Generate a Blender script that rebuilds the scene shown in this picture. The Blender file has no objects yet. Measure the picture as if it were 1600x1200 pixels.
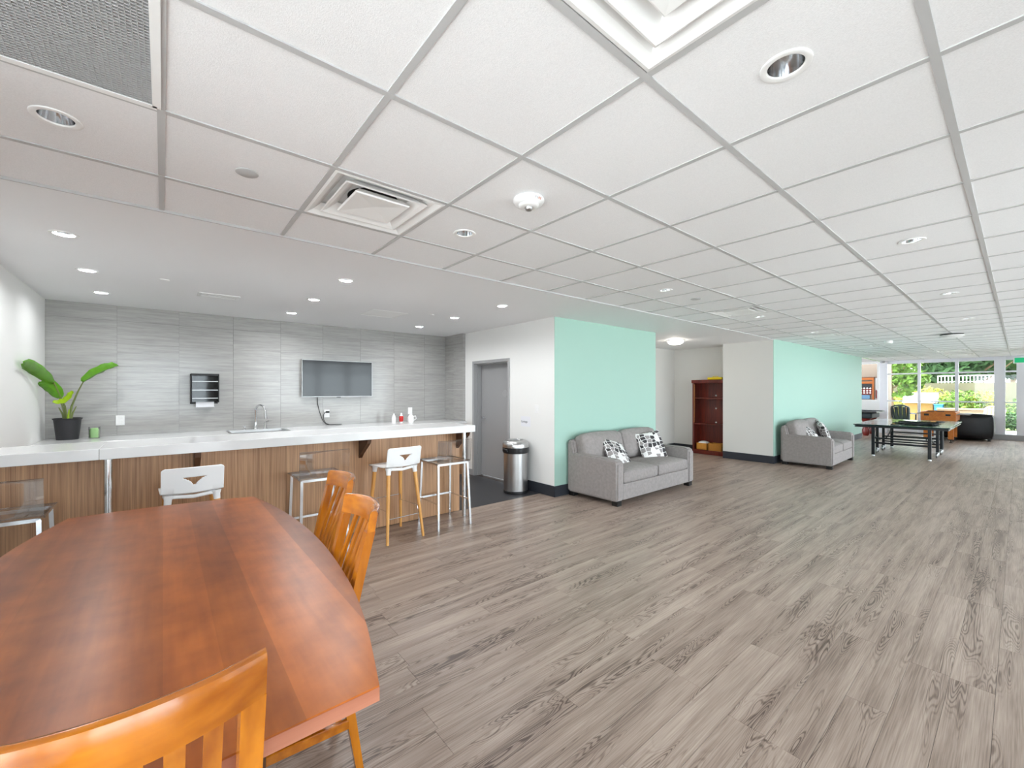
import bpy, bmesh, math, random
from mathutils import Vector, Matrix
random.seed(7)
PI = math.pi
scene = bpy.context.scene
COL = scene.collection

# ------------------------------------------------------------------ camera, world, sun, exposure
CAM_H = 1.451
F_PX, YAW, HORIZON = 657.86, math.radians(50.333), 610.55
cam_d = bpy.data.cameras.new('camera')
cam_d.sensor_width = 36.0
cam_d.lens = 36.0 * F_PX / 1600.0
cam_d.shift_y = (HORIZON - 600.0) / 1600.0
cam_d.clip_start = 0.05
cam_d.clip_end = 300
cam = bpy.data.objects.new('camera', cam_d)
COL.objects.link(cam)
cam.location = (0, 0, CAM_H)
cam.rotation_euler = (PI / 2, 0, YAW - PI / 2)
scene.camera = cam

world = bpy.data.worlds.new('sky')
scene.world = world
world.use_nodes = True
wn = world.node_tree
bg = wn.nodes['Background']
bg.inputs['Color'].default_value = (0.84, 0.925, 1.0, 1)
bg.inputs['Strength'].default_value = 1.4

sun_d = bpy.data.lights.new('sun', 'SUN')
sun_d.energy = 2.2
sun_d.angle = math.radians(1.5)
sun_d.color = (1.0, 0.975, 0.94)
sun = bpy.data.objects.new('sun', sun_d)
COL.objects.link(sun)
sun.rotation_euler = Vector((-0.05, -0.36, -0.93)).to_track_quat('-Z', 'Y').to_euler()

def portal(name, loc, rot, sx, sy):
    d = bpy.data.lights.new(name, 'AREA')
    d.shape = 'RECTANGLE'
    d.size, d.size_y = sx, sy
    d.cycles.is_portal = True
    o = bpy.data.objects.new(name, d)
    COL.objects.link(o)
    o.location, o.rotation_euler = loc, rot

scene.view_settings.view_transform = 'Standard'
scene.view_settings.look = 'None'
scene.view_settings.gamma = 1.0
scene.view_settings.use_curve_mapping = False
scene.view_settings.exposure = 2.64
scene.cycles.use_denoising = True
scene.cycles.max_bounces = 12
scene.cycles.diffuse_bounces = 6
scene.cycles.transmission_bounces = 10
scene.cycles.transparent_max_bounces = 12
scene.cycles.caustics_reflective = False
scene.cycles.caustics_refractive = False
scene.cycles.sample_clamp_indirect = 4.0
scene.cycles.use_adaptive_sampling = False
scene.cycles.blur_glossy = 1.0

# ------------------------------------------------------------------ material helpers
def s2l(c):
    return tuple(((v / 255.0) / 12.92 if v / 255.0 <= 0.04045 else (((v / 255.0) + 0.055) / 1.055) ** 2.4) for v in c)

def mat(name, rgb, rough=0.5, metal=0.0, spec=0.5, noise=0.0, nscale=30.0, bump=0.0, bscale=200.0, trans=0.0, ior=1.45, emit=None, estr=0.0, coat=0.0):
    m = bpy.data.materials.new(name)
    m.use_nodes = True
    n, l = m.node_tree.nodes, m.node_tree.links
    b = n['Principled BSDF']
    c = s2l(rgb)
    b.inputs['Base Color'].default_value = (*c, 1)
    b.inputs['Roughness'].default_value = rough
    b.inputs['Metallic'].default_value = metal
    b.inputs['Specular IOR Level'].default_value = spec
    b.inputs['IOR'].default_value = ior
    b.inputs['Transmission Weight'].default_value = trans
    b.inputs['Coat Weight'].default_value = coat
    b.inputs['Coat Roughness'].default_value = 0.08
    if emit:
        b.inputs['Emission Color'].default_value = (*s2l(emit), 1)
        b.inputs['Emission Strength'].default_value = estr
    tc = n.new('ShaderNodeTexCoord')
    if noise > 0:
        t = n.new('ShaderNodeTexNoise')
        t.inputs['Scale'].default_value = nscale
        t.inputs['Detail'].default_value = 4
        l.new(tc.outputs['Object'], t.inputs['Vector'])
        r = n.new('ShaderNodeMapRange')
        r.inputs['From Min'].default_value = 0.3
        r.inputs['From Max'].default_value = 0.7
        r.inputs['To Min'].default_value = 1 - noise
        r.inputs['To Max'].default_value = 1 + noise
        l.new(t.outputs['Fac'], r.inputs['Value'])
        mx = n.new('ShaderNodeVectorMath')
        mx.operation = 'SCALE'
        mx.inputs[0].default_value = c
        l.new(r.outputs['Result'], mx.inputs['Scale'])
        l.new(mx.outputs['Vector'], b.inputs['Base Color'])
    if bump > 0:
        t2 = n.new('ShaderNodeTexNoise')
        t2.inputs['Scale'].default_value = bscale
        t2.inputs['Detail'].default_value = 3
        l.new(tc.outputs['Object'], t2.inputs['Vector'])
        bp = n.new('ShaderNodeBump')
        bp.inputs['Strength'].default_value = bump
        bp.inputs['Distance'].default_value = 0.004
        l.new(t2.outputs['Fac'], bp.inputs['Height'])
        l.new(bp.outputs['Normal'], b.inputs['Normal'])
    return m

def grain(name, light, dark, axis='X', fine=70.0, coarse=6.0, stretch=14.0, rough=0.35, mix=0.5, coat=0.0, use='Object', rnd=True, spec=0.5, blotch=0.0):
    """straight wood grain running along one axis"""
    m = bpy.data.materials.new(name)
    m.use_nodes = True
    n, l = m.node_tree.nodes, m.node_tree.links
    b = n['Principled BSDF']
    b.inputs['Roughness'].default_value = rough
    b.inputs['Coat Weight'].default_value = coat
    b.inputs['Coat Roughness'].default_value = 0.12
    b.inputs['Specular IOR Level'].default_value = spec
    tc = n.new('ShaderNodeTexCoord')
    src = tc.outputs['Object']
    oi = n.new('ShaderNodeObjectInfo')
    add = n.new('ShaderNodeVectorMath')
    add.operation = 'ADD'
    l.new(src, add.inputs[0])
    if rnd:
        sc = n.new('ShaderNodeVectorMath')
        sc.operation = 'SCALE'
        sc.inputs[0].default_value = (13.0, 7.0, 5.0)
        l.new(oi.outputs['Random'], sc.inputs['Scale'])
        l.new(sc.outputs['Vector'], add.inputs[1])
    facs = []
    for freq in (fine, coarse):
        mp = n.new('ShaderNodeMapping')
        s = [freq, freq, freq]
        s['XYZ'.index(axis)] = freq / stretch
        mp.inputs['Scale'].default_value = s
        l.new(add.outputs['Vector'], mp.inputs['Vector'])
        t = n.new('ShaderNodeTexNoise')
        t.inputs['Scale'].default_value = 1.0
        t.inputs['Detail'].default_value = 3
        l.new(mp.outputs['Vector'], t.inputs['Vector'])
        facs.append(t.outputs['Fac'])
    mx = n.new('ShaderNodeMix')
    mx.inputs['Factor'].default_value = mix
    l.new(facs[0], mx.inputs[2])
    l.new(facs[1], mx.inputs[3])
    fac = mx.outputs[0]
    if blotch > 0:
        t = n.new('ShaderNodeTexNoise')
        t.inputs['Scale'].default_value = 9.0
        t.inputs['Detail'].default_value = 5
        l.new(add.outputs['Vector'], t.inputs['Vector'])
        m2 = n.new('ShaderNodeMix')
        m2.inputs['Factor'].default_value = blotch
        l.new(fac, m2.inputs[2])
        l.new(t.outputs['Fac'], m2.inputs[3])
        fac = m2.outputs[0]
    rp = n.new('ShaderNodeValToRGB')
    rp.color_ramp.elements[0].position = 0.36
    rp.color_ramp.elements[0].color = (*s2l(dark), 1)
    rp.color_ramp.elements[1].position = 0.64
    rp.color_ramp.elements[1].color = (*s2l(light), 1)
    l.new(fac, rp.inputs['Fac'])
    l.new(rp.outputs['Color'], b.inputs['Base Color'])
    return m

def thin_glass(name, tint=(0.97, 0.985, 0.98), rough=0.0, refl=1.0):
    m = bpy.data.materials.new(name)
    m.use_nodes = True
    n, l = m.node_tree.nodes, m.node_tree.links
    n.remove(n['Principled BSDF'])
    tr = n.new('ShaderNodeBsdfTransparent')
    tr.inputs['Color'].default_value = (*tint, 1)
    gl = n.new('ShaderNodeBsdfGlossy')
    gl.inputs['Roughness'].default_value = rough
    fr = n.new('ShaderNodeFresnel')
    fr.inputs['IOR'].default_value = 1.45
    mu = n.new('ShaderNodeMath')
    mu.operation = 'MULTIPLY'
    mu.inputs[1].default_value = refl
    l.new(fr.outputs['Fac'], mu.inputs[0])
    mx = n.new('ShaderNodeMixShader')
    l.new(mu.outputs[0], mx.inputs[0])
    l.new(tr.outputs[0], mx.inputs[1])
    l.new(gl.outputs[0], mx.inputs[2])
    l.new(mx.outputs[0], n['Material Output'].inputs['Surface'])
    return m

def floor_material():
    m = bpy.data.materials.new('grey_oak_plank')
    m.use_nodes = True
    n, l = m.node_tree.nodes, m.node_tree.links
    b = n['Principled BSDF']
    b.inputs['Roughness'].default_value = 0.36
    b.inputs['Specular IOR Level'].default_value = 0.38
    geo = n.new('ShaderNodeNewGeometry')
    oi = n.new('ShaderNodeObjectInfo')
    at = n.new('ShaderNodeAttribute')
    at.attribute_name = 'pid'
    ad = n.new('ShaderNodeMath'); ad.operation = 'ADD'
    l.new(oi.outputs['Random'], ad.inputs[0]); l.new(at.outputs['Fac'], ad.inputs[1])
    off = n.new('ShaderNodeVectorMath'); off.operation = 'SCALE'
    off.inputs[0].default_value = (57.0, 31.0, 11.0)
    l.new(ad.outputs[0], off.inputs['Scale'])
    p = n.new('ShaderNodeVectorMath'); p.operation = 'ADD'
    l.new(geo.outputs['Position'], p.inputs[0]); l.new(off.outputs['Vector'], p.inputs[1])
    def noise(scale, detail, rough=0.5, dist=0.0):
        mp = n.new('ShaderNodeMapping')
        mp.inputs['Scale'].default_value = scale
        l.new(p.outputs['Vector'], mp.inputs['Vector'])
        t = n.new('ShaderNodeTexNoise')
        t.inputs['Scale'].default_value = 1.0
        t.inputs['Detail'].default_value = detail
        t.inputs['Roughness'].default_value = rough
        t.inputs['Distortion'].default_value = dist
        l.new(mp.outputs['Vector'], t.inputs['Vector'])
        return t.outputs['Fac']
    def math1(op, a, v=None, w=None):
        q = n.new('ShaderNodeMath'); q.operation = op
        l.new(a, q.inputs[0])
        if v is not None:
            if hasattr(v, 'links'): l.new(v, q.inputs[1])
            else: q.inputs[1].default_value = v
        if w is not None: q.inputs[2].default_value = w
        return q.outputs[0]
    def rng(a, f0, f1, t0, t1):
        q = n.new('ShaderNodeMapRange')
        q.inputs['From Min'].default_value, q.inputs['From Max'].default_value = f0, f1
        q.inputs['To Min'].default_value, q.inputs['To Max'].default_value = t0, t1
        l.new(a, q.inputs['Value'])
        return q.outputs['Result']
    field = noise((1.05, 9.5, 1), 2.0, 0.40, 0.35)
    rings = math1('SINE', math1('MULTIPLY', field, 2 * PI * 36))
    rings = rng(rings, -0.2, 1.0, 0.0, 1.0)
    # cathedral figure only near the ridges of the field, straight grain elsewhere
    mask = rng(field, 0.49, 0.60, 0.0, 1.0)
    fig = math1('MULTIPLY', rings, mask)
    fine = noise((5.0, 210.0, 1), 2)
    broad = noise((1.0, 14.0, 1), 2)
    tone = rng(fine, 0.3, 0.7, -0.17, 0.17)
    tone2 = rng(broad, 0.3, 0.7, -0.17, 0.17)
    tone3 = rng(ad.outputs[0], 0.0, 1.0, -0.06, 0.06)
    s1 = math1('ADD', tone, tone2)
    s1 = math1('ADD', s1, tone3)
    v = math1('MULTIPLY_ADD', fig, -0.40, 0.64)
    v = math1('ADD', v, s1)
    rp = n.new('ShaderNodeValToRGB')
    e = rp.color_ramp.elements
    e[0].position, e[0].color = 0.12, (*s2l((86, 70, 61)), 1)
    e[1].position, e[1].color = 0.92, (*s2l((180, 163, 150)), 1)
    k = e.new(0.55); k.color = (*s2l((150, 132, 120)), 1)
    l.new(v, rp.inputs['Fac'])
    l.new(rp.outputs['Color'], b.inputs['Base Color'])
    bp = n.new('ShaderNodeBump')
    bp.inputs['Strength'].default_value = 0.12
    bp.inputs['Distance'].default_value = 0.001
    l.new(fine, bp.inputs['Height'])
    l.new(bp.outputs['Normal'], b.inputs['Normal'])
    return m

def wall_tile_material():
    m = bpy.data.materials.new('grey_stone_tile')
    m.use_nodes = True
    n, l = m.node_tree.nodes, m.node_tree.links
    b = n['Principled BSDF']
    b.inputs['Roughness'].default_value = 0.16
    geo = n.new('ShaderNodeNewGeometry')
    oi = n.new('ShaderNodeObjectInfo')
    off = n.new('ShaderNodeVectorMath'); off.operation = 'SCALE'
    off.inputs[0].default_value = (37.0, 11.0, 23.0)
    l.new(oi.outputs['Random'], off.inputs['Scale'])
    p = n.new('ShaderNodeVectorMath'); p.operation = 'ADD'
    l.new(geo.outputs['Position'], p.inputs[0]); l.new(off.outputs['Vector'], p.inputs[1])
    fs = []
    for sc in ((2.2, 2.2, 40.0), (9.0, 9.0, 170.0)):
        mp = n.new('ShaderNodeMapping'); mp.inputs['Scale'].default_value = sc
        l.new(p.outputs['Vector'], mp.inputs['Vector'])
        t = n.new('ShaderNodeTexNoise'); t.inputs['Scale'].default_value = 1; t.inputs['Detail'].default_value = 4
        l.new(mp.outputs['Vector'], t.inputs['Vector'])
        fs.append(t.outputs['Fac'])
    mx = n.new('ShaderNodeMix'); mx.inputs['Factor'].default_value = 0.4
    l.new(fs[0], mx.inputs[2]); l.new(fs[1], mx.inputs[3])
    rp = n.new('ShaderNodeValToRGB')
    rp.color_ramp.elements[0].position, rp.color_ramp.elements[0].color = 0.32, (*s2l((156, 155, 153)), 1)
    rp.color_ramp.elements[1].position, rp.color_ramp.elements[1].color = 0.66, (*s2l((180, 179, 176)), 1)
    l.new(mx.outputs[0], rp.inputs['Fac'])
    l.new(rp.outputs['Color'], b.inputs['Base Color'])
    return m

def pillow_material():
    m = bpy.data.materials.new('patterned_pillow_fabric')
    m.use_nodes = True
    n, l = m.node_tree.nodes, m.node_tree.links
    b = n['Principled BSDF']
    b.inputs['Roughness'].default_value = 0.9
    tc = n.new('ShaderNodeTexCoord')
    mp = n.new('ShaderNodeMapping'); mp.inputs['Scale'].default_value = (13.5, 13.5, 17.0)
    l.new(tc.outputs['Object'], mp.inputs['Vector'])
    v = n.new('ShaderNodeTexVoronoi'); v.feature = 'DISTANCE_TO_EDGE'; v.inputs['Scale'].default_value = 1.0
    v.inputs['Randomness'].default_value = 0.55
    c = n.new('ShaderNodeTexVoronoi'); c.inputs['Scale'].default_value = 1.0
    c.inputs['Randomness'].default_value = 0.55
    l.new(mp.outputs['Vector'], v.inputs['Vector']); l.new(mp.outputs['Vector'], c.inputs['Vector'])
    sx = n.new('ShaderNodeSeparateColor'); l.new(c.outputs['Color'], sx.inputs['Color'])
    rp = n.new('ShaderNodeValToRGB'); rp.color_ramp.interpolation = 'CONSTANT'
    e = rp.color_ramp.elements
    e[0].position, e[0].color = 0.0, (*s2l((62, 58, 60)), 1)
    e[1].position, e[1].color = 0.33, (*s2l((150, 143, 142)), 1)
    k = e.new(0.75); k.color = (*s2l((225, 222, 220)), 1)
    l.new(sx.outputs['Red'], rp.inputs['Fac'])
    gt = n.new('ShaderNodeMath'); gt.operation = 'GREATER_THAN'; gt.inputs[1].default_value = 0.06
    l.new(v.outputs['Distance'], gt.inputs[0])
    mx = n.new('ShaderNodeMix'); mx.data_type = 'RGBA'
    mx.inputs[6].default_value = (*s2l((236, 234, 232)), 1)
    l.new(gt.outputs[0], mx.inputs['Factor']); l.new(rp.outputs['Color'], mx.inputs[7])
    l.new(mx.outputs[2], b.inputs['Base Color'])
    return m

M = {}
M['white_paint'] = mat('white_wall_paint', (242, 242, 240), 0.6, bump=0.05, bscale=300)
M['left_paint'] = M['white_paint']
M['grey_paint'] = mat('warm_grey_wall_paint', (222, 221, 217), 0.6)
M['mint'] = mat('mint_wall_paint', (164, 198, 185), 0.55)
M['soffit'] = mat('soffit_paint', (236, 236, 237), 0.6)
M['tile_white'] = mat('acoustic_tile', (238, 238, 239), 0.9, noise=0.04, nscale=220, bump=0.25, bscale=260)
M['grid'] = mat('ceiling_grid_metal', (190, 190, 190), 0.5)
M['fixture_white'] = mat('white_enamel', (240, 240, 239), 0.4)
M['dark_gap'] = mat('dark_cavity', (45, 45, 46), 0.9)
M['chrome'] = mat('chrome', (225, 227, 230), 0.12, metal=1.0)
M['steel'] = mat('brushed_steel', (190, 190, 190), 0.28, metal=1.0)
M['black_plastic'] = mat('black_plastic', (30, 30, 32), 0.4)
M['baseboard'] = mat('charcoal_vinyl_base', (50, 53, 60), 0.45)
M['dark_floor'] = mat('dark_vinyl_floor', (58, 58, 61), 0.4, noise=0.06, nscale=8)
M['floor'] = floor_material()
M['subfloor'] = mat('dark_floor_joint', (70, 60, 54), 0.8)
M['wall_tile'] = wall_tile_material()
M['grout'] = mat('grey_grout', (140, 139, 137), 0.9)
M['quartz'] = mat('white_quartz', (226, 226, 226), 0.12, noise=0.015, nscale=14)
M['walnut'] = grain('zebra_walnut_veneer', (202, 158, 118), (154, 112, 80), axis='Z', fine=190, coarse=60, stretch=80, rough=0.42, mix=0.4, rnd=False)
M['dark_wood'] = mat('dark_walnut', (80, 52, 34), 0.4)
M['chair_wood'] = grain('honey_lacquered_wood', (206, 126, 20), (150, 78, 5), axis='Z', fine=36, coarse=9, stretch=9, rough=0.25, mix=0.6, coat=0.5, blotch=0.25)
M['rail_wood'] = grain('honey_lacquered_wood_cross', (204, 122, 18), (144, 72, 5), axis='X', fine=36, coarse=9, stretch=9, rough=0.22, mix=0.6, coat=0.6, blotch=0.35)
M['table_wood'] = grain('cherry_brown_laminate', (168, 102, 58), (126, 70, 40), axis='Y', fine=55, coarse=6, stretch=12, rough=0.3, mix=0.55, rnd=False, blotch=0.35, spec=0.6)
def table_material():
    m = grain('cherry_brown_laminate', (176, 98, 42), (126, 64, 26), axis='Y', fine=42, coarse=7, stretch=12, rough=0.3, mix=0.72, rnd=False, blotch=0.35, spec=0.22)
    n, l = m.node_tree.nodes, m.node_tree.links
    b = n['Principled BSDF']
    col = b.inputs['Base Color'].links[0].from_socket
    tc = n.new('ShaderNodeTexCoord')
    sx = n.new('ShaderNodeSeparateXYZ'); l.new(tc.outputs['Object'], sx.inputs[0])
    dv = n.new('ShaderNodeMath'); dv.operation = 'DIVIDE'; dv.inputs[1].default_value = .118; l.new(sx.outputs['X'], dv.inputs[0])
    fl = n.new('ShaderNodeMath'); fl.operation = 'FLOOR'; l.new(dv.outputs[0], fl.inputs[0])
    sp = n.new('ShaderNodeTexWhiteNoise'); sp.noise_dimensions = '1D'; l.new(fl.outputs[0], sp.inputs['W'])
    r = n.new('ShaderNodeMapRange'); r.inputs['To Min'].default_value = .80; r.inputs['To Max'].default_value = 1.18
    l.new(sp.outputs['Value'], r.inputs['Value'])
    x = n.new('ShaderNodeVectorMath'); x.operation = 'SCALE'
    l.new(col, x.inputs[0]); l.new(r.outputs['Result'], x.inputs['Scale'])
    l.new(x.outputs['Vector'], b.inputs['Base Color'])
    return m
M['table_wood'] = table_material()
M['table_edge'] = grain('pink_brown_edge_band', (184, 122, 96), (164, 102, 78), axis='X', fine=60, coarse=16, stretch=20, rough=0.3)
M['stool_white'] = mat('white_moulded_plastic', (250, 251, 252), 0.3)
M['beech'] = grain('beech_leg', (235, 178, 104), (214, 150, 76), axis='Z', fine=50, coarse=12, stretch=16, rough=0.4)
M['acrylic'] = thin_glass('clear_acrylic', (0.985, 0.985, 0.985), 0.02, 0.55)
M['acrylic_edge'] = thin_glass('polished_acrylic_edge', (0.96, 0.97, 0.97), 0.15, 3.2)
M['glass'] = thin_glass('window_glass', (0.97, 0.985, 0.98), 0.0, 0.8)
M['door_grey'] = mat('grey_door_paint', (160, 160, 161), 0.4)
M['frame_grey'] = mat('grey_frame_paint', (166, 166, 167), 0.35)
M['sofa'] = mat('grey_chenille', (148, 141, 139), 0.95, noise=0.10, nscale=26, bump=0.4, bscale=160)
M['pillow'] = pillow_material()
M['black_wood'] = mat('black_sofa_foot', (20, 19, 19), 0.4)
M['screen'] = mat('glossy_black_screen', (8, 8, 11), 0.10, spec=0.55)
M['cherry_dark'] = grain('dark_cherry_veneer', (118, 38, 20), (78, 22, 12), axis='Z', fine=40, coarse=10, stretch=14, rough=0.35)
M['wicker'] = mat('wicker', (196, 140, 62), 0.7, noise=0.25, nscale=90)
M['pine'] = mat('pine_box', (206, 140, 54), 0.6, noise=0.08, nscale=20)
M['yellow'] = mat('yellow_plastic', (240, 214, 20), 0.5)
M['white_plastic'] = mat('white_plastic', (243, 243, 243), 0.35)
M['paper'] = mat('white_paper', (240, 241, 246), 0.8)
M['ink'] = mat('dark_print', (70, 72, 80), 0.8)
M['orange_print'] = mat('orange_print', (205, 120, 80), 0.7)
M['pot'] = mat('black_nursery_pot', (45, 45, 48), 0.5)
M['soil'] = mat('soil', (52, 40, 32), 0.95, noise=0.3, nscale=60)
M['leaf'] = mat('glossy_green_leaf', (92, 150, 30), 0.35, noise=0.12, nscale=14)
M['leaf_light'] = mat('lime_green_leaf', (158, 190, 28), 0.4)
M['stem'] = mat('leaf_stem', (116, 128, 74), 0.5)
M['candle'] = mat('pale_green_candle', (176, 226, 152), 0.5)
M['red'] = mat('red_plastic', (196, 40, 38), 0.4)
M['smoke'] = thin_glass('smoked_plastic', (0.22, 0.24, 0.25), 0.05, 1.4)
M['grey_roll'] = mat('grey_paper_roll', (176, 182, 184), 0.8)
M['lamp'] = mat('lamp_lens', (255, 252, 245), 0.4, emit=(255, 248, 236), estr=1.6)
M['dome_lamp'] = mat('lit_dome', (255, 252, 245), 0.4, emit=(255, 246, 232), estr=5.0)
M['pp_top'] = mat('dark_green_table_top', (22, 52, 48), 0.12, spec=0.7)
M['white_line'] = mat('white_edge_line', (232, 236, 232), 0.4)
M['black_metal'] = mat('black_powder_coat', (24, 27, 30), 0.35)
M['foos_wood'] = grain('orange_oak', (206, 122, 46), (184, 98, 30), axis='X', fine=30, coarse=8, stretch=12, rough=0.4)
M['black_leather'] = mat('black_leather', (20, 20, 23), 0.32, bump=0.1, bscale=120)
M['window_frame'] = mat('white_window_frame', (240, 240, 246), 0.35)
M['exit_green'] = mat('green_exit_face', (10, 130, 84), 0.4, emit=(10, 130, 84), estr=0.25)
M['beige_panel'] = mat('beige_panel', (126, 112, 98), 0.7)
M['rack_wood'] = mat('cue_rack_wood', (150, 82, 28), 0.4)
M['rack_red'] = mat('dark_red_wood', (96, 22, 14), 0.4)
M['blue'] = mat('pale_blue_box', (84, 120, 150), 0.6)
M['pool_body'] = mat('pool_table_teal_black', (16, 28, 30), 0.6)
# outside
M['concrete'] = mat('pale_concrete', (208, 207, 205), 0.9, noise=0.06, nscale=2)
M['grass'] = mat('lawn', (96, 116, 54), 0.95, noise=0.2, nscale=5)
M['path'] = mat('asphalt_path', (140, 138, 132), 0.9)
M['bank'] = mat('dry_bank', (112, 106, 84), 0.95, noise=.12, nscale=1.5)
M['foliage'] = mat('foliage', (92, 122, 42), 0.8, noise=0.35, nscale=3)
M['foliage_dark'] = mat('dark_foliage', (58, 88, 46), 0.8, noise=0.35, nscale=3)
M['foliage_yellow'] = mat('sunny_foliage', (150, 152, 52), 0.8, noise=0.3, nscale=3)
M['bark'] = mat('bark', (120, 96, 74), 0.9, noise=0.2, nscale=12)
M['tan_wall'] = mat('tan_stucco', (190, 140, 88), 0.8)
M['roof_white'] = mat('white_canopy', (240, 240, 240), 0.6)
M['blue_bin'] = mat('blue_bin', (70, 140, 205), 0.5)
M['brick_low'] = mat('pinkish_planter_wall', (170, 140, 120), 0.9)
M['rail_white'] = mat('white_railing', (235, 235, 232), 0.6)
M['garden_black'] = mat('dark_resin_chair', (44, 54, 56), 0.5)
M['garden_beige'] = mat('beige_resin_chair', (196, 184, 160), 0.6)

# ------------------------------------------------------------------ mesh helpers
def new_bm():
    return bmesh.new()

def bx(bm, x0, x1, y0, y1, z0, z1, bev=0.0, seg=2, mi=0):
    g = bmesh.ops.create_cube(bm, size=1.0)
    vs = g['verts']
    bmesh.ops.scale(bm, verts=vs, vec=(x1 - x0, y1 - y0, z1 - z0))
    bmesh.ops.translate(bm, verts=vs, vec=((x0 + x1) / 2, (y0 + y1) / 2, (z0 + z1) / 2))
    fs = list({f for v in vs for f in v.link_faces})
    for f in fs: f.material_index = mi
    if bev > 0:
        es = list({e for v in vs for e in v.link_edges})
        r = bmesh.ops.bevel(bm, geom=es, offset=bev, segments=seg, affect='EDGES', profile=0.5)
        for f in r['faces']: f.material_index = mi

def tube(bm, pts, rad, seg=10, cap=True, mi=0, square=False):
    pts = [Vector(p) for p in pts]
    n = len(pts)
    rads = rad if isinstance(rad, (list, tuple)) else [rad] * n
    if square: seg = 4
    rings = []
    prev = None
    for i, p in enumerate(pts):
        if i == 0: t = pts[1] - pts[0]
        elif i == n - 1: t = pts[-1] - pts[-2]
        else: t = (pts[i + 1] - pts[i]).normalized() + (pts[i] - pts[i - 1]).normalized()
        t.normalize()
        if prev is None:
            up = Vector((0, 0, 1)) if abs(t.z) < 0.9 else Vector((1, 0, 0))
            a = (up - t * up.dot(t)).normalized()
        else:
            a = (prev - t * prev.dot(t)).normalized()
        prev = a
        b = t.cross(a)
        ph = PI / 4 if square else 0
        k = math.sqrt(2) if square else 1
        rings.append([bm.verts.new(p + (a * math.cos(2 * PI * j / seg + ph) + b * math.sin(2 * PI * j / seg + ph)) * rads[i] * k) for j in range(seg)])
    for i in range(n - 1):
        for j in range(seg):
            f = bm.faces.new((rings[i][j], rings[i][(j + 1) % seg], rings[i + 1][(j + 1) % seg], rings[i + 1][j]))
            f.smooth = not square
            f.material_index = mi
    if cap:
        f = bm.faces.new(list(reversed(rings[0]))); f.material_index = mi
        f = bm.faces.new(rings[-1]); f.material_index = mi

def lathe(bm, prof, seg=24, center=(0, 0, 0), mi=0, smooth=True):
    cx, cy, cz = center
    rings = []
    for r, z in prof:
        if r < 1e-6: rings.append([bm.verts.new((cx, cy, cz + z))])
        else: rings.append([bm.verts.new((cx + r * math.cos(2 * PI * j / seg), cy + r * math.sin(2 * PI * j / seg), cz + z)) for j in range(seg)])
    for a, b in zip(rings[:-1], rings[1:]):
        for j in range(seg):
            j2 = (j + 1) % seg
            if len(a) == 1 and len(b) == 1: continue
            if len(a) == 1: vs = (a[0], b[j2], b[j])
            elif len(b) == 1: vs = (a[j], a[j2], b[0])
            else: vs = (a[j], a[j2], b[j2], b[j])
            f = bm.faces.new(vs); f.smooth = smooth; f.material_index = mi

def prism(bm, poly, z0, z1, mi=0, mi_side=None):
    lo = [bm.verts.new((x, y, z0)) for x, y in poly]
    hi = [bm.verts.new((x, y, z1)) for x, y in poly]
    n = len(poly)
    f = bm.faces.new(hi); f.material_index = mi
    f = bm.faces.new(list(reversed(lo))); f.material_index = mi
    for i in range(n):
        f = bm.faces.new((lo[i], lo[(i + 1) % n], hi[(i + 1) % n], hi[i]))
        f.material_index = mi if mi_side is None else mi_side

def puff(bm, c, half, r, bulge=(0, 0, 0), cuts=7, rot=None, pinch=0.0):
    """rounded, softly bulged cushion block"""
    N = cuts + 1
    grid = {}
    def gv(c3):
        k = tuple(c3)
        if k not in grid:
            grid[k] = bm.verts.new([-1 + 2 * q / N for q in c3])
        return grid[k]
    newf = []
    for ax in range(3):
        for side in (0, N):
            for i in range(N):
                for j in range(N):
                    q = []
                    for di, dj in ((0, 0), (1, 0), (1, 1), (0, 1)):
                        c3 = [0, 0, 0]
                        c3[ax] = side; c3[(ax + 1) % 3] = i + di; c3[(ax + 2) % 3] = j + dj
                        q.append(gv(c3))
                    newf.append(bm.faces.new(q if side else q[::-1]))
    vs = list(grid.values())
    for v in vs:
        u = v.co.copy()
        p = Vector((u.x * half[0], u.y * half[1], u.z * half[2]))
        q = Vector([max(-(half[i] - r), min(half[i] - r, p[i])) for i in range(3)])
        d = p - q
        if d.length > 1e-9:
            p = q + d.normalized() * r
        for i in range(3):
            j, k = (i + 1) % 3, (i + 2) % 3
            if bulge[i]:
                p[i] += bulge[i] * u[i] * (1 - u[j] ** 2) * (1 - u[k] ** 2)
        if rot is not None: p = rot @ p
        v.co = p + Vector(c)
    for f in newf: f.smooth = True

def make(name, bm, mats, parent=None, smooth_angle=None):
    bmesh.ops.recalc_face_normals(bm, faces=bm.faces)
    curved = any(f.smooth for f in bm.faces)
    me = bpy.data.meshes.new(name)
    bm.to_mesh(me); bm.free()
    for m in (mats if isinstance(mats, (list, tuple)) else [mats]):
        me.materials.append(M[m] if isinstance(m, str) else m)
    if curved: me.set_sharp_from_angle(angle=math.radians(42))
    o = bpy.data.objects.new(name, me)
    COL.objects.link(o)
    if parent is not None: o.parent = parent
    return o

def empty(name, loc=(0, 0, 0), rz=0.0):
    o = bpy.data.objects.new(name, None)
    o.empty_display_size = 0.1
    COL.objects.link(o)
    o.location = loc
    o.rotation_euler = (0, 0, rz)
    return o

def tag(o, label, cat, group=None):
    o['label'] = label; o['category'] = cat
    if group: o['group'] = group
    return o

def struct(o):
    o['kind'] = 'structure'
    return o

def thing(name, label, cat, loc=(0, 0, 0), rz=0.0, group=None):
    return tag(empty(name, loc, rz), label, cat, group)

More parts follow.
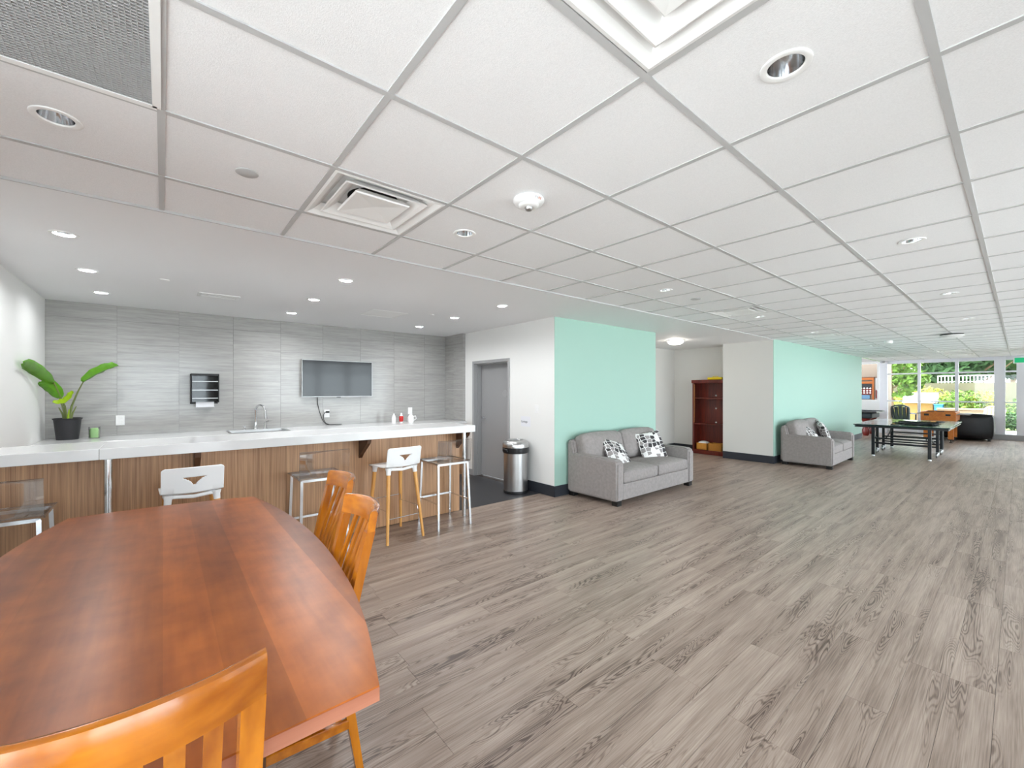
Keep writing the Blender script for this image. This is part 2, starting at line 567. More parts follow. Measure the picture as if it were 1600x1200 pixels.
def copy_tree(o, loc=None, rz=None, label=None, parent=None):
    c = o.copy()
    COL.objects.link(c)
    if parent is not None: c.parent = parent
    if loc is not None: c.location = loc
    if rz is not None: c.rotation_euler = (0, 0, rz)
    if label: c['label'] = label
    for ch in list(o.children):
        copy_tree(ch, parent=c)
    return c

def piece(name, me, parent, loc=(0, 0, 0), rot=None):
    o = bpy.data.objects.new(name, me)
    COL.objects.link(o)
    o.parent = parent
    o.location = loc
    if rot: o.rotation_euler = rot
    return o

def box_mesh(name, sx, sy, sz, m, bev=0.0):
    bm = new_bm()
    bx(bm, -sx / 2, sx / 2, -sy / 2, sy / 2, -sz / 2, sz / 2, bev, 1)
    me = bpy.data.meshes.new(name)
    bm.to_mesh(me); bm.free()
    me.materials.append(M[m])
    return me

# ------------------------------------------------------------------ room dimensions
CZ, SZ = 2.47, 2.461          # tile ceiling, drywall soffit
XL, XR = -1.0, 19.2           # left wall, far glazed wall
YR = -1.6                     # window wall on the camera's right
YB = 6.86                     # tiled kitchen wall
SE = 3.10                     # soffit edge
BH = 0.15                     # baseboard height

# ---------------------------------------------------------------- floor
bm = new_bm()
bx(bm, XL - .2, XR + 1.6, YR - .2, YB + .2, -0.12, -0.004)
floor = struct(make('floor', bm, 'subfloor'))
PW, PL = 0.152, 1.22
planks = []
ky = int((4.33 - YR) / PW) + 1
for r in range(ky):
    y1 = 4.33 - r * PW
    sh = (r * 0.437 + (r % 3) * 0.21) % PL
    k = 0
    x = XL - sh
    while x < XR:
        x0, x1 = max(x, XL), min(x + PL, XR)
        y0 = max(y1 - PW, YR)
        if x1 - x0 > 0.02:
            planks.append((x0, x1, y0, y1))
        x += PL
# planks also run into the alcove beyond the mint wall and past the far mint wall
for (ax0, ax1, ay0, ay1) in ((6.6, 9.82, 4.33, 5.5), (16.63, XR, 4.33, 5.6)):
    y = ay0
    r = 0
    while y < ay1:
        x = ax0 - (r * 0.43) % PL
        while x < ax1:
            a, b = max(x, ax0), min(x + PL, ax1)
            if b - a > 0.02: planks.append((a, b, y, min(y + PW, ay1)))
            x += PL
        y += PW; r += 1
def in_view(p):
    cx, cy = (p[0] + p[1]) / 2, (p[2] + p[3]) / 2
    d = cx * math.cos(YAW) + cy * math.sin(YAW)
    s = cx * math.sin(YAW) - cy * math.cos(YAW)
    return d > 0.6 and abs(s / d) < 1.35 and cy > -0.35 and not (cy > 4.1 and cx < 6.6)
planks.sort(key=lambda p: (not in_view(p), (p[0] + p[1]) ** 2 + (p[2] + p[3]) ** 2))
GAP = 0.0006
full = {}
for i, (x0, x1, y0, y1) in enumerate(planks[:290]):
    key = (round(x1 - x0, 3), round(y1 - y0, 3))
    if key not in full:
        full[key] = box_mesh('plank', x1 - x0 - 2 * GAP, y1 - y0 - 2 * GAP, 0.004, 'floor', 0.0006)
    piece('plank', full[key], floor, ((x0 + x1) / 2, (y0 + y1) / 2, -0.002))
bm = new_bm()
lay = bm.faces.layers.float.new('pid')
for (x0, x1, y0, y1) in planks[290:]:
    n0 = len(bm.faces)
    g = [bm.verts.new(c) for c in ((x0 + GAP, y0 + GAP, 0), (x1 - GAP, y0 + GAP, 0), (x1 - GAP, y1 - GAP, 0), (x0 + GAP, y1 - GAP, 0))]
    f = bm.faces.new(g); f[lay] = random.random()
far = make('plank_field', bm, 'floor', floor)
far['kind'] = 'stuff'
bm = new_bm()
bx(bm, XL, 4.14, 4.33, YB, -0.004, 0.0005)
make('dark_vinyl', bm, 'dark_floor', floor)

# ---------------------------------------------------------------- ceiling
bm = new_bm()
bx(bm, XL - .2, XR + .2, YR - .3, SE + .02, CZ + 0.16, CZ + 0.30)
bx(bm, XL - .2, XR + .1, SE + .02, YB + .3, CZ + 0.16, CZ + 0.30)
ceiling = struct(make('ceiling', bm, 'tile_white'))
TX0, TPX, TY0, TPY = 1.208, 0.60635, 0.7766, 0.6119
tiles_skip = {}
DIFF = [(-1, -1), (-1, 2), (7, 2), (13, 2), (18, 2), (23, 0), (26, 0)]
GRILLE = (-3, 1)
i0, i1 = int((XL - TX0) / TPX) - 1, int((XR - TX0) / TPX) + 1
tmesh = {}
TILE_LIGHTS = {(-3, 2), (0, 2), (4, 2), (8, 2), (12, 2), (0, -1), (4, -1), (8, -1), (12, -1), (17, -1)}
def holed_tile(sx, sy, r):
    bm = new_bm()
    n = 32
    ring = []
    for z in (-.007, .007):
        o_, i_ = [], []
        for k in range(n):
            a = 2 * PI * k / n
            c, s_ = math.cos(a), math.sin(a)
            q = 1 / max(abs(c), abs(s_))
            o_.append(bm.verts.new((c * q * sx / 2, s_ * q * sy / 2, z)))
            i_.append(bm.verts.new((r * c, r * s_, z)))
        ring.append((o_, i_))
    for k in range(n):
        k2 = (k + 1) % n
        (ol, il), (oh, ih) = ring
        bm.faces.new((ol[k2], ol[k], il[k], il[k2]))
        bm.faces.new((oh[k], oh[k2], ih[k2], ih[k]))
        bm.faces.new((ol[k], ol[k2], oh[k2], oh[k]))
        bm.faces.new((il[k2], il[k], ih[k], ih[k2]))
    bmesh.ops.recalc_face_normals(bm, faces=bm.faces)
    me = bpy.data.meshes.new('ceiling_tile')
    bm.to_mesh(me); bm.free()
    me.materials.append(M['tile_white'])
    return me
bm_rest = new_bm()
count = 0
for j in range(-6, 4):
    for i in range(i0, i1 + 1):
        x0, x1 = max(TX0 + i * TPX, XL), min(TX0 + (i + 1) * TPX, XR)
        y0, y1 = max(TY0 + j * TPY, YR), min(TY0 + (j + 1) * TPY, SE)
        if x1 - x0 < 0.04 or y1 - y0 < 0.04: continue
        if (i, j) in DIFF or (i, j) == GRILLE: continue
        if j >= -2:
            lit = (i, j) in TILE_LIGHTS
            key = (round(x1 - x0, 3), round(y1 - y0, 3), lit)
            if key not in tmesh:
                tmesh[key] = holed_tile(x1 - x0 - .004, y1 - y0 - .004, .056) if lit else box_mesh('ceiling_tile', x1 - x0 - 0.004, y1 - y0 - 0.004, 0.014, 'tile_white')
            dz = random.uniform(0, 0.0015)
            piece('ceiling_tile', tmesh[key], ceiling, ((x0 + x1) / 2, (y0 + y1) / 2, CZ + 0.0115 + dz))
            count += 1
        else:
            bx(bm_rest, x0 + .002, x1 - .002, y0 + .002, y1 - .002, CZ + .004, CZ + .018)
rest = make('ceiling_tile_field', bm_rest, 'tile_white', ceiling)
rest['kind'] = 'stuff'
BW = 0.012
for j in range(-5, 5):
    y = TY0 + j * TPY
    if y < YR or y > SE: continue
    bm = new_bm(); bx(bm, XL, XR, y - BW, y + BW, CZ, CZ + .012)
    make('main_runner', bm, 'grid', ceiling)
for i in range(i0, i1 + 1):
    x = TX0 + i * TPX
    if x < XL + .03 or x > XR - .03: continue
    bm = new_bm(); bx(bm, x - BW, x + BW, YR, SE, CZ + .0008, CZ + .012)
    make('cross_tee', bm, 'grid', ceiling)

# drywall soffit over bar and alcove, with a small edge trim
bm = new_bm()
bx(bm, XL - .05, 9.335, SE, YB + .05, SZ, SZ + .02)
bx(bm, 9.335, 9.9, 3.2, YB + .05, SZ, SZ + .02)
soffit = struct(make('ceiling_soffit', bm, 'soffit'))
cb = new_bm()
SOFFIT_LIGHTS = [(x, y) for y in (3.933, 4.99, 6.035) for x in (-.488, 1.288, 3.108)]
for (x, y) in SOFFIT_LIGHTS:
    lathe(cb, [(0, -.05), (.056, -.05), (.056, .05), (0, .05)], 32, (x, y, SZ))
bmesh.ops.recalc_face_normals(cb, faces=cb.faces)
cme = bpy.data.meshes.new('cut'); cb.to_mesh(cme); cb.free()
cut = bpy.data.objects.new('cut', cme); COL.objects.link(cut)
md = soffit.modifiers.new('holes', 'BOOLEAN'); md.object = cut; md.operation = 'DIFFERENCE'; md.solver = 'EXACT'
dg = bpy.context.evaluated_depsgraph_get()
nm = bpy.data.meshes.new_from_object(soffit.evaluated_get(dg))
soffit.modifiers.clear(); soffit.data = nm
bpy.data.objects.remove(cut)
bm = new_bm(); bx(bm, 16.5, XR, 3.14, 5.7, SZ, SZ + .02)
struct(make('ceiling_pool_room', bm, 'soffit'))
bm = new_bm()
bx(bm, XL, 9.33, SE - .008, SE + .002, SZ + .0, CZ + .012)
struct(make('trim_1', bm, 'grid'))

# ---------------------------------------------------------------- walls
LW0, LW1 = YR + .1, 1.85      # invented left-wall window, out of view, added to let in more daylight
bm = new_bm(); bx(bm, XL - .15, XL, LW1, YB + .15, 0, CZ + .2); bx(bm, XL - .15, XL, YR - .15, LW0, 0, CZ + .2)
bx(bm, XL - .15, XL, LW0, LW1, 0, .12); bx(bm, XL - .15, XL, LW0, LW1, 2.42, CZ + .2)
struct(make('wall_left', bm, 'left_paint'))
w3 = struct(empty('window_added_left'))
for k in range(4):
    y = LW0 + (LW1 - LW0) * k / 3
    bm = new_bm(); bx(bm, XL - .12, XL - .02, y - .03, y + .03, .12, 2.42); make('mullion', bm, 'window_frame', w3)
for k in range(3):
    a, b = LW0 + (LW1 - LW0) * k / 3 + .03, LW0 + (LW1 - LW0) * (k + 1) / 3 - .03
    bm = new_bm(); bx(bm, XL - .06, XL - .054, a, b, .12, 2.42); make('pane', bm, 'glass', w3)
bm = new_bm(); bx(bm, XL, 4.11, YB, YB + .15, 0, CZ + .2)
wall_back = struct(make('wall_back', bm, 'grout'))
# tiles on the kitchen wall: 0.579 x 0.27
tx = [-1.0, -0.419] + [-0.419 + 0.579 * k for k in range(1, 9)]
tx = [x for x in tx if x < 4.05] + [4.06]
tz = [0.92, 1.203, 1.473, 1.743, 2.013, 2.283, SZ]
TT = 0.009
for a, b in zip(tx[:-1], tx[1:]):
    for c, d in zip(tz[:-1], tz[1:]):
        bm = new_bm()
        bx(bm, a + .0012, b - .0012, YB - TT, YB + .001, c + .0012, d - .0012)
        make('tile', bm, 'wall_tile', wall_back)
# right-hand kitchen wall with the door opening
DX, DY0, DY1, DZT = 4.11, 5.055, 5.96, 1.905
bm = new_bm()
bx(bm, DX, DX + .2, 4.05, DY0 - .046, 0, SZ)
bx(bm, DX, DX + .2, DY1 + .046, YB + .15, 0, SZ)
bx(bm, DX, DX + .2, DY0 - .046, DY1 + .046, DZT + .046, SZ)
wall_side = struct(make('wall_right_kitchen', bm, 'white_paint'))
for a, b in ((6.245, 6.55), (6.55, YB - TT)):
    for c, d in zip([0.92, 1.207, 1.475, 1.743, 2.013, 2.283], [1.207, 1.475, 1.743, 2.013, 2.283, SZ]):
        bm = new_bm()
        bx(bm, DX - .05, DX + .001, a + .001, b - .001, c + .001, d - .001)
        make('tile', bm, 'wall_tile', wall_side)
# door
door = struct(empty('door_1'))
bm = new_bm()
fw = 0.05
for ya, yb in ((DY0 - fw, DY0), (DY1, DY1 + fw)):
    bx(bm, DX - .016, DX + .17, ya, yb, 0, DZT, .004, 1)
bx(bm, DX - .016, DX + .17, DY0 - fw, DY1 + fw, DZT, DZT + fw, .004, 1)
for ya, yb in ((DY0, DY0 + .014), (DY1 - .014, DY1)):
    bx(bm, DX + .06, DX + .13, ya, yb, 0, DZT)
bx(bm, DX + .06, DX + .13, DY0, DY1, DZT - .014, DZT)
make('door_frame', bm, 'frame_grey', door)
bm = new_bm(); bx(bm, DX + .135, DX + .175, DY0 + .003, DY1 - .003, .012, DZT - .003, .002, 1)
leaf = make('door_leaf', bm, 'door_grey', door)
bm = new_bm()
hx, hy, hz = DX + .135, DY1 - .085, .985
lathe(bm, [(0, 0), (.026, 0), (.026, .012), (0, .012)], 16)
bmesh.ops.rotate(bm, verts=bm.verts, cent=(0, 0, 0), matrix=Matrix.Rotation(-PI / 2, 3, 'Y'))
bmesh.ops.translate(bm, verts=bm.verts, vec=(hx, hy, hz))
tube(bm, [(hx - .01, hy, hz), (hx - .055, hy, hz), (hx - .06, hy - .02, hz), (hx - .06, hy - .12, hz - .004)], .010, 8)
make('door_handle', bm, 'chrome', leaf)
bm = new_bm()
lathe(bm, [(0, 0), (.058, 0), (.058, .003), (.050, .003), (.050, .0015), (0, .0015)], 28)
bmesh.ops.rotate(bm, verts=bm.verts, cent=(0, 0, 0), matrix=Matrix.Rotation(-PI / 2, 3, 'Y'))
bmesh.ops.translate(bm, verts=bm.verts, vec=(hx, 5.30, 1.41))
make('door_sign', bm, M['frame_grey'], leaf)

# first mint wall (return faces the kitchen), alcove, second wall
bm = new_bm(); bx(bm, DX + .2, 6.60, 4.052, 4.20, 0, SZ)
bx(bm, 6.45, 6.60, 4.20, 5.5, 0, SZ)
struct(make('wall_alcove_left', bm, 'grey_paint'))
bm = new_bm(); bx(bm, DX + .001, 6.602, 4.045, 4.052, 0, SZ)
struct(make('wall_mint_near', bm, 'mint'))
bm = new_bm(); bx(bm, 6.45, 9.82, 5.5, 5.65, 0, SZ)
struct(make('wall_alcove_back', bm, 'grey_paint'))
bm = new_bm(); bx(bm, 9.82, 9.97, 3.27, 5.65, 0, SZ); bx(bm, 9.33, 9.47, 3.125, 4.10, 0, CZ + .02)
struct(make('wall_alcove_right', bm, 'grey_paint'))
bm = new_bm(); bx(bm, 9.331, 16.63, 3.118, 3.125, 0, CZ + .01)
struct(make('wall_mint_far', bm, 'mint'))
bm = new_bm(); bx(bm, 9.47, 16.63, 3.125, 3.27, 0, CZ + .02)
struct(make('wall_mint_core', bm, 'grey_paint'))
# baseboards
def base(name, *boxes):
    bm = new_bm()
    for b in boxes: bx(bm, *b, .003, 1)
    return struct(make(name, bm, 'baseboard'))
T = .010
base('baseboard_kitchen', (DX - T, DX, 4.045 - T, 5.0, 0, BH))
base('baseboard_mint_near', (DX - T, 6.602, 4.045 - T, 4.045, 0, BH))
base('baseboard_alcove', (6.60, 6.60 + T, 4.05, 5.5, 0, BH), (6.6, 9.82, 5.5 - T, 5.5, 0, BH), (9.82 - T, 9.82, 4.1, 5.5, 0, BH))
base('baseboard_column', (9.33 - T, 9.33, 3.118 - T, 4.1, 0, BH))
base('baseboard_mint_far', (9.33 - T, 16.63, 3.118 - T, 3.118, 0, BH))
base('baseboard_left', (XL, XL + T, YR, 4.2, 0, BH))
bm = new_bm(); bx(bm, DX - T, DX, 6.01, 6.28, 0, .10, .003, 1)
struct(make('baseboard_door_side', bm, 'frame_grey'))

# ---------------------------------------------------------------- glazed walls
def glazing_x(name, x, ys, sill, rails, top, pane_y):
    """window wall facing -x: posts [(y0,y1)], horizontal rails [(z0,z1)]"""
    w = struct(empty(name))
    for (a, b, dep) in ys:
        bm = new_bm(); bx(bm, x - dep, x + .06, a, b, 0, CZ, .004, 1)
        make('mullion', bm, 'window_frame', w)
    for (z0, z1, a, b) in rails:
        bm = new_bm(); bx(bm, x - .02, x + .05, a, b, z0, z1, .003, 1)
        make('rail', bm, 'window_frame', w)
    for (a, b, z0, z1) in pane_y:
        bm = new_bm(); bx(bm, x + .012, x + .018, a, b, z0, z1)
        make('pane', bm, 'glass', w)
    return w
posts = [(2.90, 3.10, .10), (2.085, 2.155, .03), (1.225, 1.30, .03), (.27, .49, .10), (-.24, .06, .06)]
bays = [(2.155, 2.90), (1.30, 2.085), (.49, 1.225), (.06, .27)]
rails, panes = [], []
for (a, b) in bays:
    rails += [(.10, .165, a, b), (1.085, 1.125, a, b), (2.00, 2.045, a, b), (2.365, CZ, a, b)]
    panes += [(a, b, .165, 1.085), (a, b, 1.125, 2.0), (a, b, 2.045, 2.365)]
w1 = glazing_x('window_1', XR, posts, .1, rails, 2.37, panes)
bm = new_bm(); bx(bm, XR - .01, XR + .1, YR - .15, -.24, 0, .1); bx(bm, XR - .01, XR + .1, YR - .15, -.24, 2.36, CZ + .2)
bx(bm, XR - .0, XR + .1, -1.0, -.9, .1, 2.36)
bx(bm, XR - .0, XR + .12, .06, 3.0, 0, .10)
bx(bm, XR - .02, XR + .12, .05, 3.1, CZ, CZ + .2)
# white wall with pass-through opening left of the glazing
bx(bm, XR - .06, XR + .08, 3.10, 3.17, 0, SZ)
bx(bm, XR - .06, XR + .08, 3.17, 5.7, 0, 1.13)
bx(bm, XR - .06, XR + .08, 3.17, 5.7, 2.39, SZ)
bx(bm, 16.5, XR + .08, 5.6, 5.75, 0, SZ)
struct(make('wall_end', bm, 'white_paint'))
bm = new_bm(); bx(bm, XR - .16, XR - .11, -.10, .62, 0, .155, .004, 1)
struct(make('baseboard_end', bm, M['frame_grey']))
# side window wall (right of the camera, seen only in reflections)
w2 = struct(empty('window_2'))
xs = [XL + .02, .0, 1.0, 2.35] + [3.05 + .98 * k for k in range(14)]
for x in xs:
    bm = new_bm(); bx(bm, x - .035, x + .035, YR - .08, YR + .02, .12, 2.40)
    make('mullion', bm, 'window_frame', w2)
for a, b in zip(xs[:-1], xs[1:]):
    if a == 1.0: continue
    bm = new_bm(); bx(bm, a + .035, b - .035, YR - .06, YR + .01, 2.10, 2.16)
    make('rail', bm, 'window_frame', w2)
    for z0, z1 in ((.12, 2.10), (2.16, 2.40)):
        bm = new_bm(); bx(bm, a + .035, b - .035, YR - .03, YR - .024, z0, z1)
        make('pane', bm, 'glass', w2)
bm = new_bm(); bx(bm, XL - .1, XR + .1, YR - .15, YR, 0, .12); bx(bm, XL - .1, XR + .1, YR - .15, YR, 2.40, CZ + .2); bx(bm, 1.03, 2.32, YR - .15, YR, .12, 2.40); bx(bm, 15.82, XR + .1, YR - .15, YR, .12, 2.40)
struct(make('wall_window_side', bm, 'white_paint'))
# pool-room back wall behind the opening
bm = new_bm(); bx(bm, 20.62, 20.75, 3.06, 5.7, 0, SZ); bx(bm, 19.3, 20.7, 3.02, 3.10, 0, SZ)
struct(make('wall_pool_room', bm, 'beige_panel'))
bm = new_bm(); bx(bm, 19.28, 20.7, 3.1, 5.65, -.01, 0)
struct(make('floor_pool_room', bm, 'path'))
# daylight portals (they emit nothing, they only tell the renderer where the sky comes in)
portal('portal', ((XL + 15.8) / 2, YR - .2, 1.26), (PI / 2, 0, 0), 15.8 - XL, 2.3)
portal('portal', (XL - .2, (LW0 + LW1) / 2, 1.27), (PI / 2, 0, -PI / 2), LW1 - LW0, 2.3)
portal('portal', (XR + .2, 1.5, 1.25), (PI / 2, 0, PI / 2), 3.0, 2.3)

# ================================================================== objects
def bm_rot(bm, ang, axis, cent=(0, 0, 0)):
    bmesh.ops.rotate(bm, verts=bm.verts, cent=cent, matrix=Matrix.Rotation(ang, 3, axis))

def bm_move(bm, v):
    bmesh.ops.translate(bm, verts=bm.verts, vec=v)

# ---------------------------------------------------------------- ceiling fittings
def downlight(name, label, z, loc, group):
    t = thing(name, label, 'light', (loc[0], loc[1], z), 0, group)
    bm = new_bm()
    lathe(bm, [(.050, .006), (.052, -.002), (.066, -.005), (.071, -.003), (.072, .001), (.056, .001)], 32)
    make('trim_ring', bm, 'fixture_white', t)
    bm = new_bm()
    lathe(bm, [(.050, .003), (.046, .03), (.038, .06), (.030, .078)], 32)
    make('reflector', bm, 'chrome', t)
    bm = new_bm()
    lathe(bm, [(.034, .0785), (.026, .070), (.012, .064), (.0, .062)], 24)
    make('lamp', bm, 'lamp', t)
    return t

dl = downlight('downlight', 'round downlight with white rim in the tile nearest the camera, beside the square diffuser', CZ + .0035, (TX0 + .5 * TPX, TY0 - .5 * TPY), 'downlights in the tiled ceiling')
for (x, y, lab) in [(-.306, 2.329, 'round downlight with white rim below the large egg-crate return grille'),
                    (1.51, 2.31, 'small round downlight in the tile right of the louvred diffuser over the bar'),
                    (3.99, .469, 'round downlight near the right edge, second of the camera-side row'),
                    (3.965, 2.33, 'round downlight left of the louvred diffuser nearest the first sofa'),
                    (6.456, .471, 'round downlight near the right edge, third of the camera-side row'),
                    (6.45, 2.33, 'round downlight just beyond the louvred diffuser nearest the first sofa'),
                    (8.948, .461, 'round downlight near the right edge, fourth of the camera-side row'),
                    (8.95, 2.33, 'round downlight short of the louvred diffuser before the far mint wall'),
                    (11.594, .454, 'tiny round downlight near the right edge, farthest of the camera-side row')]:
    x = TX0 + (math.floor((x - TX0) / TPX) + .5) * TPX
    y = TY0 + (math.floor((y - TY0) / TPY) + .5) * TPY
    copy_tree(dl, (x, y, CZ + .0035), 0, lab)
sl = downlight('soffit_downlight', 'recessed soffit downlight nearest the left edge of the picture, over the bar', SZ - .001, (-.49, 3.93), 'downlights in the drywall soffit')
rown = {3.933: 'nearest the bar', 4.99: 'in the middle row', 6.035: 'nearest the tiled wall'}
coln = {-.488: 'left column', 1.288: 'middle column', 3.108: 'right column by the door'}
for y, rn in rown.items():
    for x, cn in coln.items():
        if (x, y) == (-.488, 3.933): continue
        copy_tree(sl, (x, y, SZ - .001), 0, 'recessed soffit downlight %s, %s of the three' % (rn, cn))

for (x, y) in SOFFIT_LIGHTS:
    d = bpy.data.lights.new('downlight_bulb', 'AREA')
    d.shape = 'DISK'; d.size = .07; d.energy = 1.0 if x < 0 else (2.2 if x < 2 else 1.6); d.color = (.96, .985, 1.0)
    o = bpy.data.objects.new('downlight_bulb', d); COL.objects.link(o)
    o.location = (x, y, SZ + .012)

def ring_poly(bm, profile, cx, cy):
    """square louvre rings; profile = list of (half size, z)"""
    rings = [[bm.verts.new((cx + sx * h, cy + sy * h, z)) for sx, sy in ((-1, -1), (1, -1), (1, 1), (-1, 1))] for h, z in profile]
    for a, b in zip(rings[:-1], rings[1:]):
        for j in range(4):
            bm.faces.new((a[j], a[(j + 1) % 4], b[(j + 1) % 4], b[j]))
    return rings

def diffuser(name, label, loc):
    t = thing(name, label, 'vent', loc, 0, 'square louvred ceiling diffusers')
    bm = new_bm()
    ring_poly(bm, [(.290, .012), (.290, -.002), (.278, -.004), (.25, .012), (.215, .045)], 0, 0)
    make('outer_frame', bm, 'fixture_white', t)
    bm = new_bm()
    ring_poly(bm, [(.150, .040), (.195, .004), (.215, -.004), (.222, -.002), (.215, .006), (.160, .046)], 0, 0)
    make('louvre', bm, 'fixture_white', t)
    bm = new_bm()
    r = ring_poly(bm, [(.120, .030), (.150, .000), (.143, -.006), (.0, .006)], 0, 0)
    make('centre_cone', bm, 'fixture_white', t)
    bm = new_bm()
    bx(bm, -.24, .24, -.24, .24, .050, .054)
    make('back_pan', bm, 'fixture_white', t)
    bm = new_bm()
    lathe(bm, [(0, .049), (.135, .049), (.135, .0495), (0, .0495)], 32)
    for s in (-1, 1): bx(bm, -.12, .12, s * .06 - .002, s * .06 + .002, .03, .049)
    make('throat', bm, 'dark_gap', t)
    return t
dlab = {(-1, -1): 'large square louvred diffuser cut off by the top edge of the picture',
        (-1, 2): 'square louvred diffuser above the bar with a dark round throat showing',
        (7, 2): 'square louvred diffuser beyond the first mint wall, nearest of the far ones',
        (13, 2): 'square louvred diffuser above the start of the far mint wall',
        (18, 2): 'square louvred diffuser above the far end of the mint wall',
        (23, 0): 'far square diffuser near the window wall, nearer of the close pair',
        (26, 0): 'far square diffuser near the window wall, farther of the close pair'}
d0 = None
for (i, j), lab in dlab.items():
    loc = (TX0 + (i + .5) * TPX, TY0 + (j + .5) * TPY, CZ + .002)
    if d0 is None: d0 = diffuser('ceiling_diffuser', lab, loc)
    else: copy_tree(d0, loc, 0, lab)
# the ceiling slab is cut away above diffusers by sitting 30 mm higher; grille next
gx0, gy0 = TX0 - 3 * TPX, TY0 + TPY
t = thing('return_grille', 'large egg-crate return air grille in the top left corner of the picture', 'vent', (gx0 + TPX / 2, gy0 + TPY / 2, CZ))
bm = new_bm()
h = .291
for a in (-1, 1):
    bx(bm, -h, h, a * h - .012, a * h + .012, -.003, .010)
    bx(bm, a * h - .012, a * h + .012, -h, h, -.003, .010)
make('grille_frame', bm, 'fixture_white', t)
bm = new_bm()
n = 44
for k in range(n + 1):
    p = -.279 + .558 * k / n
    bx(bm, -.279, .279, p - .0014, p + .0014, .0, .010)
    bx(bm, p - .0008, p + .0008, -.279, .279, .0, .010)
o = make('egg_crate_core', bm, 'grid', t)
o['kind'] = 'stuff'
bm = new_bm(); bx(bm, -.28, .28, -.28, .28, .026, .028)
make('plenum', bm, 'dark_gap', t)

# smoke detector with printed word
t = thing('smoke_detector', 'white round smoke detector with orange and dark print, above the middle of the room', 'detector', (1.502, 1.672, CZ + .004))
bm = new_bm(); lathe(bm, [(0, -.001), (.080, -.001), (.083, -.006), (.083, -.013), (.074, -.028), (.056, -.034), (.054, -.033), (.0, -.033)], 40)
make('housing', bm, 'white_plastic', t)
bm = new_bm(); lathe(bm, [(.056, -.0335), (.052, -.042), (.044, -.0455), (.024, -.0465), (.024, -.046), (0, -.046)], 40)
make('lower_cap', bm, 'fixture_white', t)
bm = new_bm(); lathe(bm, [(.022, -.046), (.021, -.053), (.016, -.062), (.008, -.066), (0, -.066)], 24)
make('sensor_cage', bm, 'steel', t)
def text(name, body, size, loc, rot, m, parent, ext=.0006):
    c = bpy.data.curves.new(name, 'FONT')
    c.body = body; c.size = size; c.extrude = ext; c.align_x = 'CENTER'; c.align_y = 'CENTER'
    tmp = bpy.data.objects.new(name, c)
    me = bpy.data.meshes.new_from_object(tmp)
    bpy.data.objects.remove(tmp)
    me.materials.clear(); me.materials.append(M[m])
    o = bpy.data.objects.new(name, me)
    COL.objects.link(o); o.parent = parent
    o.location = loc; o.rotation_euler = rot
    return o
# print follows the sloped side that faces the camera
for ch, a, mm in zip('FIRE', (-.20, -.07, .06, .20), ('ink', 'ink', 'orange_print', 'orange_print')):
    ang = math.radians(48 + 180 + 40) + a
    r = .0795
    text('print', ch, .016, (r * math.cos(ang), r * math.sin(ang), -.021), (math.radians(118), 0, ang + PI / 2), mm, t)
# more small ceiling devices
def disc(name, label, cat, loc, r, hgt, m, m2=None):
    bm = new_bm(); lathe(bm, [(0, 0), (r, 0), (r, -hgt * .5), (r * .85, -hgt), (0, -hgt)], 28)
    o = make(name, bm, m); o.location = loc
    return tag(o, label, cat)
disc('cover_plate', 'flat grey-white round cover plate in the ceiling tile near the egg-crate grille', 'cover', (.304, 2.313, CZ + .005), .047, .008, 'grid')
disc('cover_plate', 'small grey round cover plate in the ceiling tiles left of the first far diffuser', 'cover', (4.567, 2.303, CZ + .005), .055, .008, 'grid')
disc('sprinkler_cap', 'tiny white sprinkler cap in the soffit between two downlights', 'sprinkler', (.011, 4.966, SZ), .036, .006, 'fixture_white')
disc('sprinkler_cap', 'tiny white sprinkler cap in the soffit near the access panel', 'sprinkler', (2.75, 4.99, SZ), .034, .006, 'fixture_white')
disc('smoke_detector', 'tiny white smoke detector far along the ceiling above the mint wall', 'detector', (11.473, 1.723, CZ + .004), .07, .05, 'white_plastic')
t = thing('ceiling_camera', 'round ceiling device with black base and white bowl hanging over the far tables', 'camera', (10.924, .781, CZ))
bm = new_bm(); lathe(bm, [(0, 0), (.15, 0), (.15, -.02), (0, -.02)], 28); make('base', bm, 'black_plastic', t)
bm = new_bm(); lathe(bm, [(.16, -.02), (.165, -.03), (.13, -.055), (0, -.06)], 28); make('bowl', bm, 'white_plastic', t)
bm = new_bm()
for a in (-1, 1):
    bx(bm, -.235, .235, a * .225 - .010, a * .225 + .010, -.002, .004)
    bx(bm, a * .225 - .010, a * .225 + .010, -.235, .235, -.002, .004)
bx(bm, -.222, .222, -.212, .212, -.0005, .004)
o = make('access_panel', bm, 'fixture_white'); o.location = (2.235, 5.34, SZ)
tag(o, 'flush white square access panel in the soffit above the television', 'panel')
t = thing('slot_vent', 'small rectangular white vent in the soffit above the towel dispenser', 'vent', (.46, 5.45, SZ))
bm = new_bm()
for a in (-1, 1):
    bx(bm, -.18, .18, a * .085 - .02, a * .085 + .02, -.008, .004, .002, 1)
    bx(bm, a * .165 - .018, a * .165 + .018, -.1, .1, -.008, .004, .002, 1)
make('vent_frame', bm, 'fixture_white', t)
bm = new_bm(); bx(bm, -.15, .15, -.07, .07, -.001, .003); make('opening', bm, 'dark_gap', t)
for k in range(3):
    bm = new_bm(); bx(bm, -.148, .148, -.052 + k * .045, -.030 + k * .045, -.006, -.003); make('blade', bm, 'fixture_white', t)
t = thing('alcove_light', 'glowing flush ceiling light over the bookcase alcove', 'light', (7.9, 4.4, SZ))
bm = new_bm(); lathe(bm, [(0, 0), (.16, 0), (.16, -.02), (0, -.02)], 32); make('base', bm, 'fixture_white', t)
bm = new_bm(); lathe(bm, [(.15, -.02), (.14, -.05), (.10, -.075), (.04, -.085), (0, -.086)], 32); make('diffuser', bm, 'dome_lamp', t)
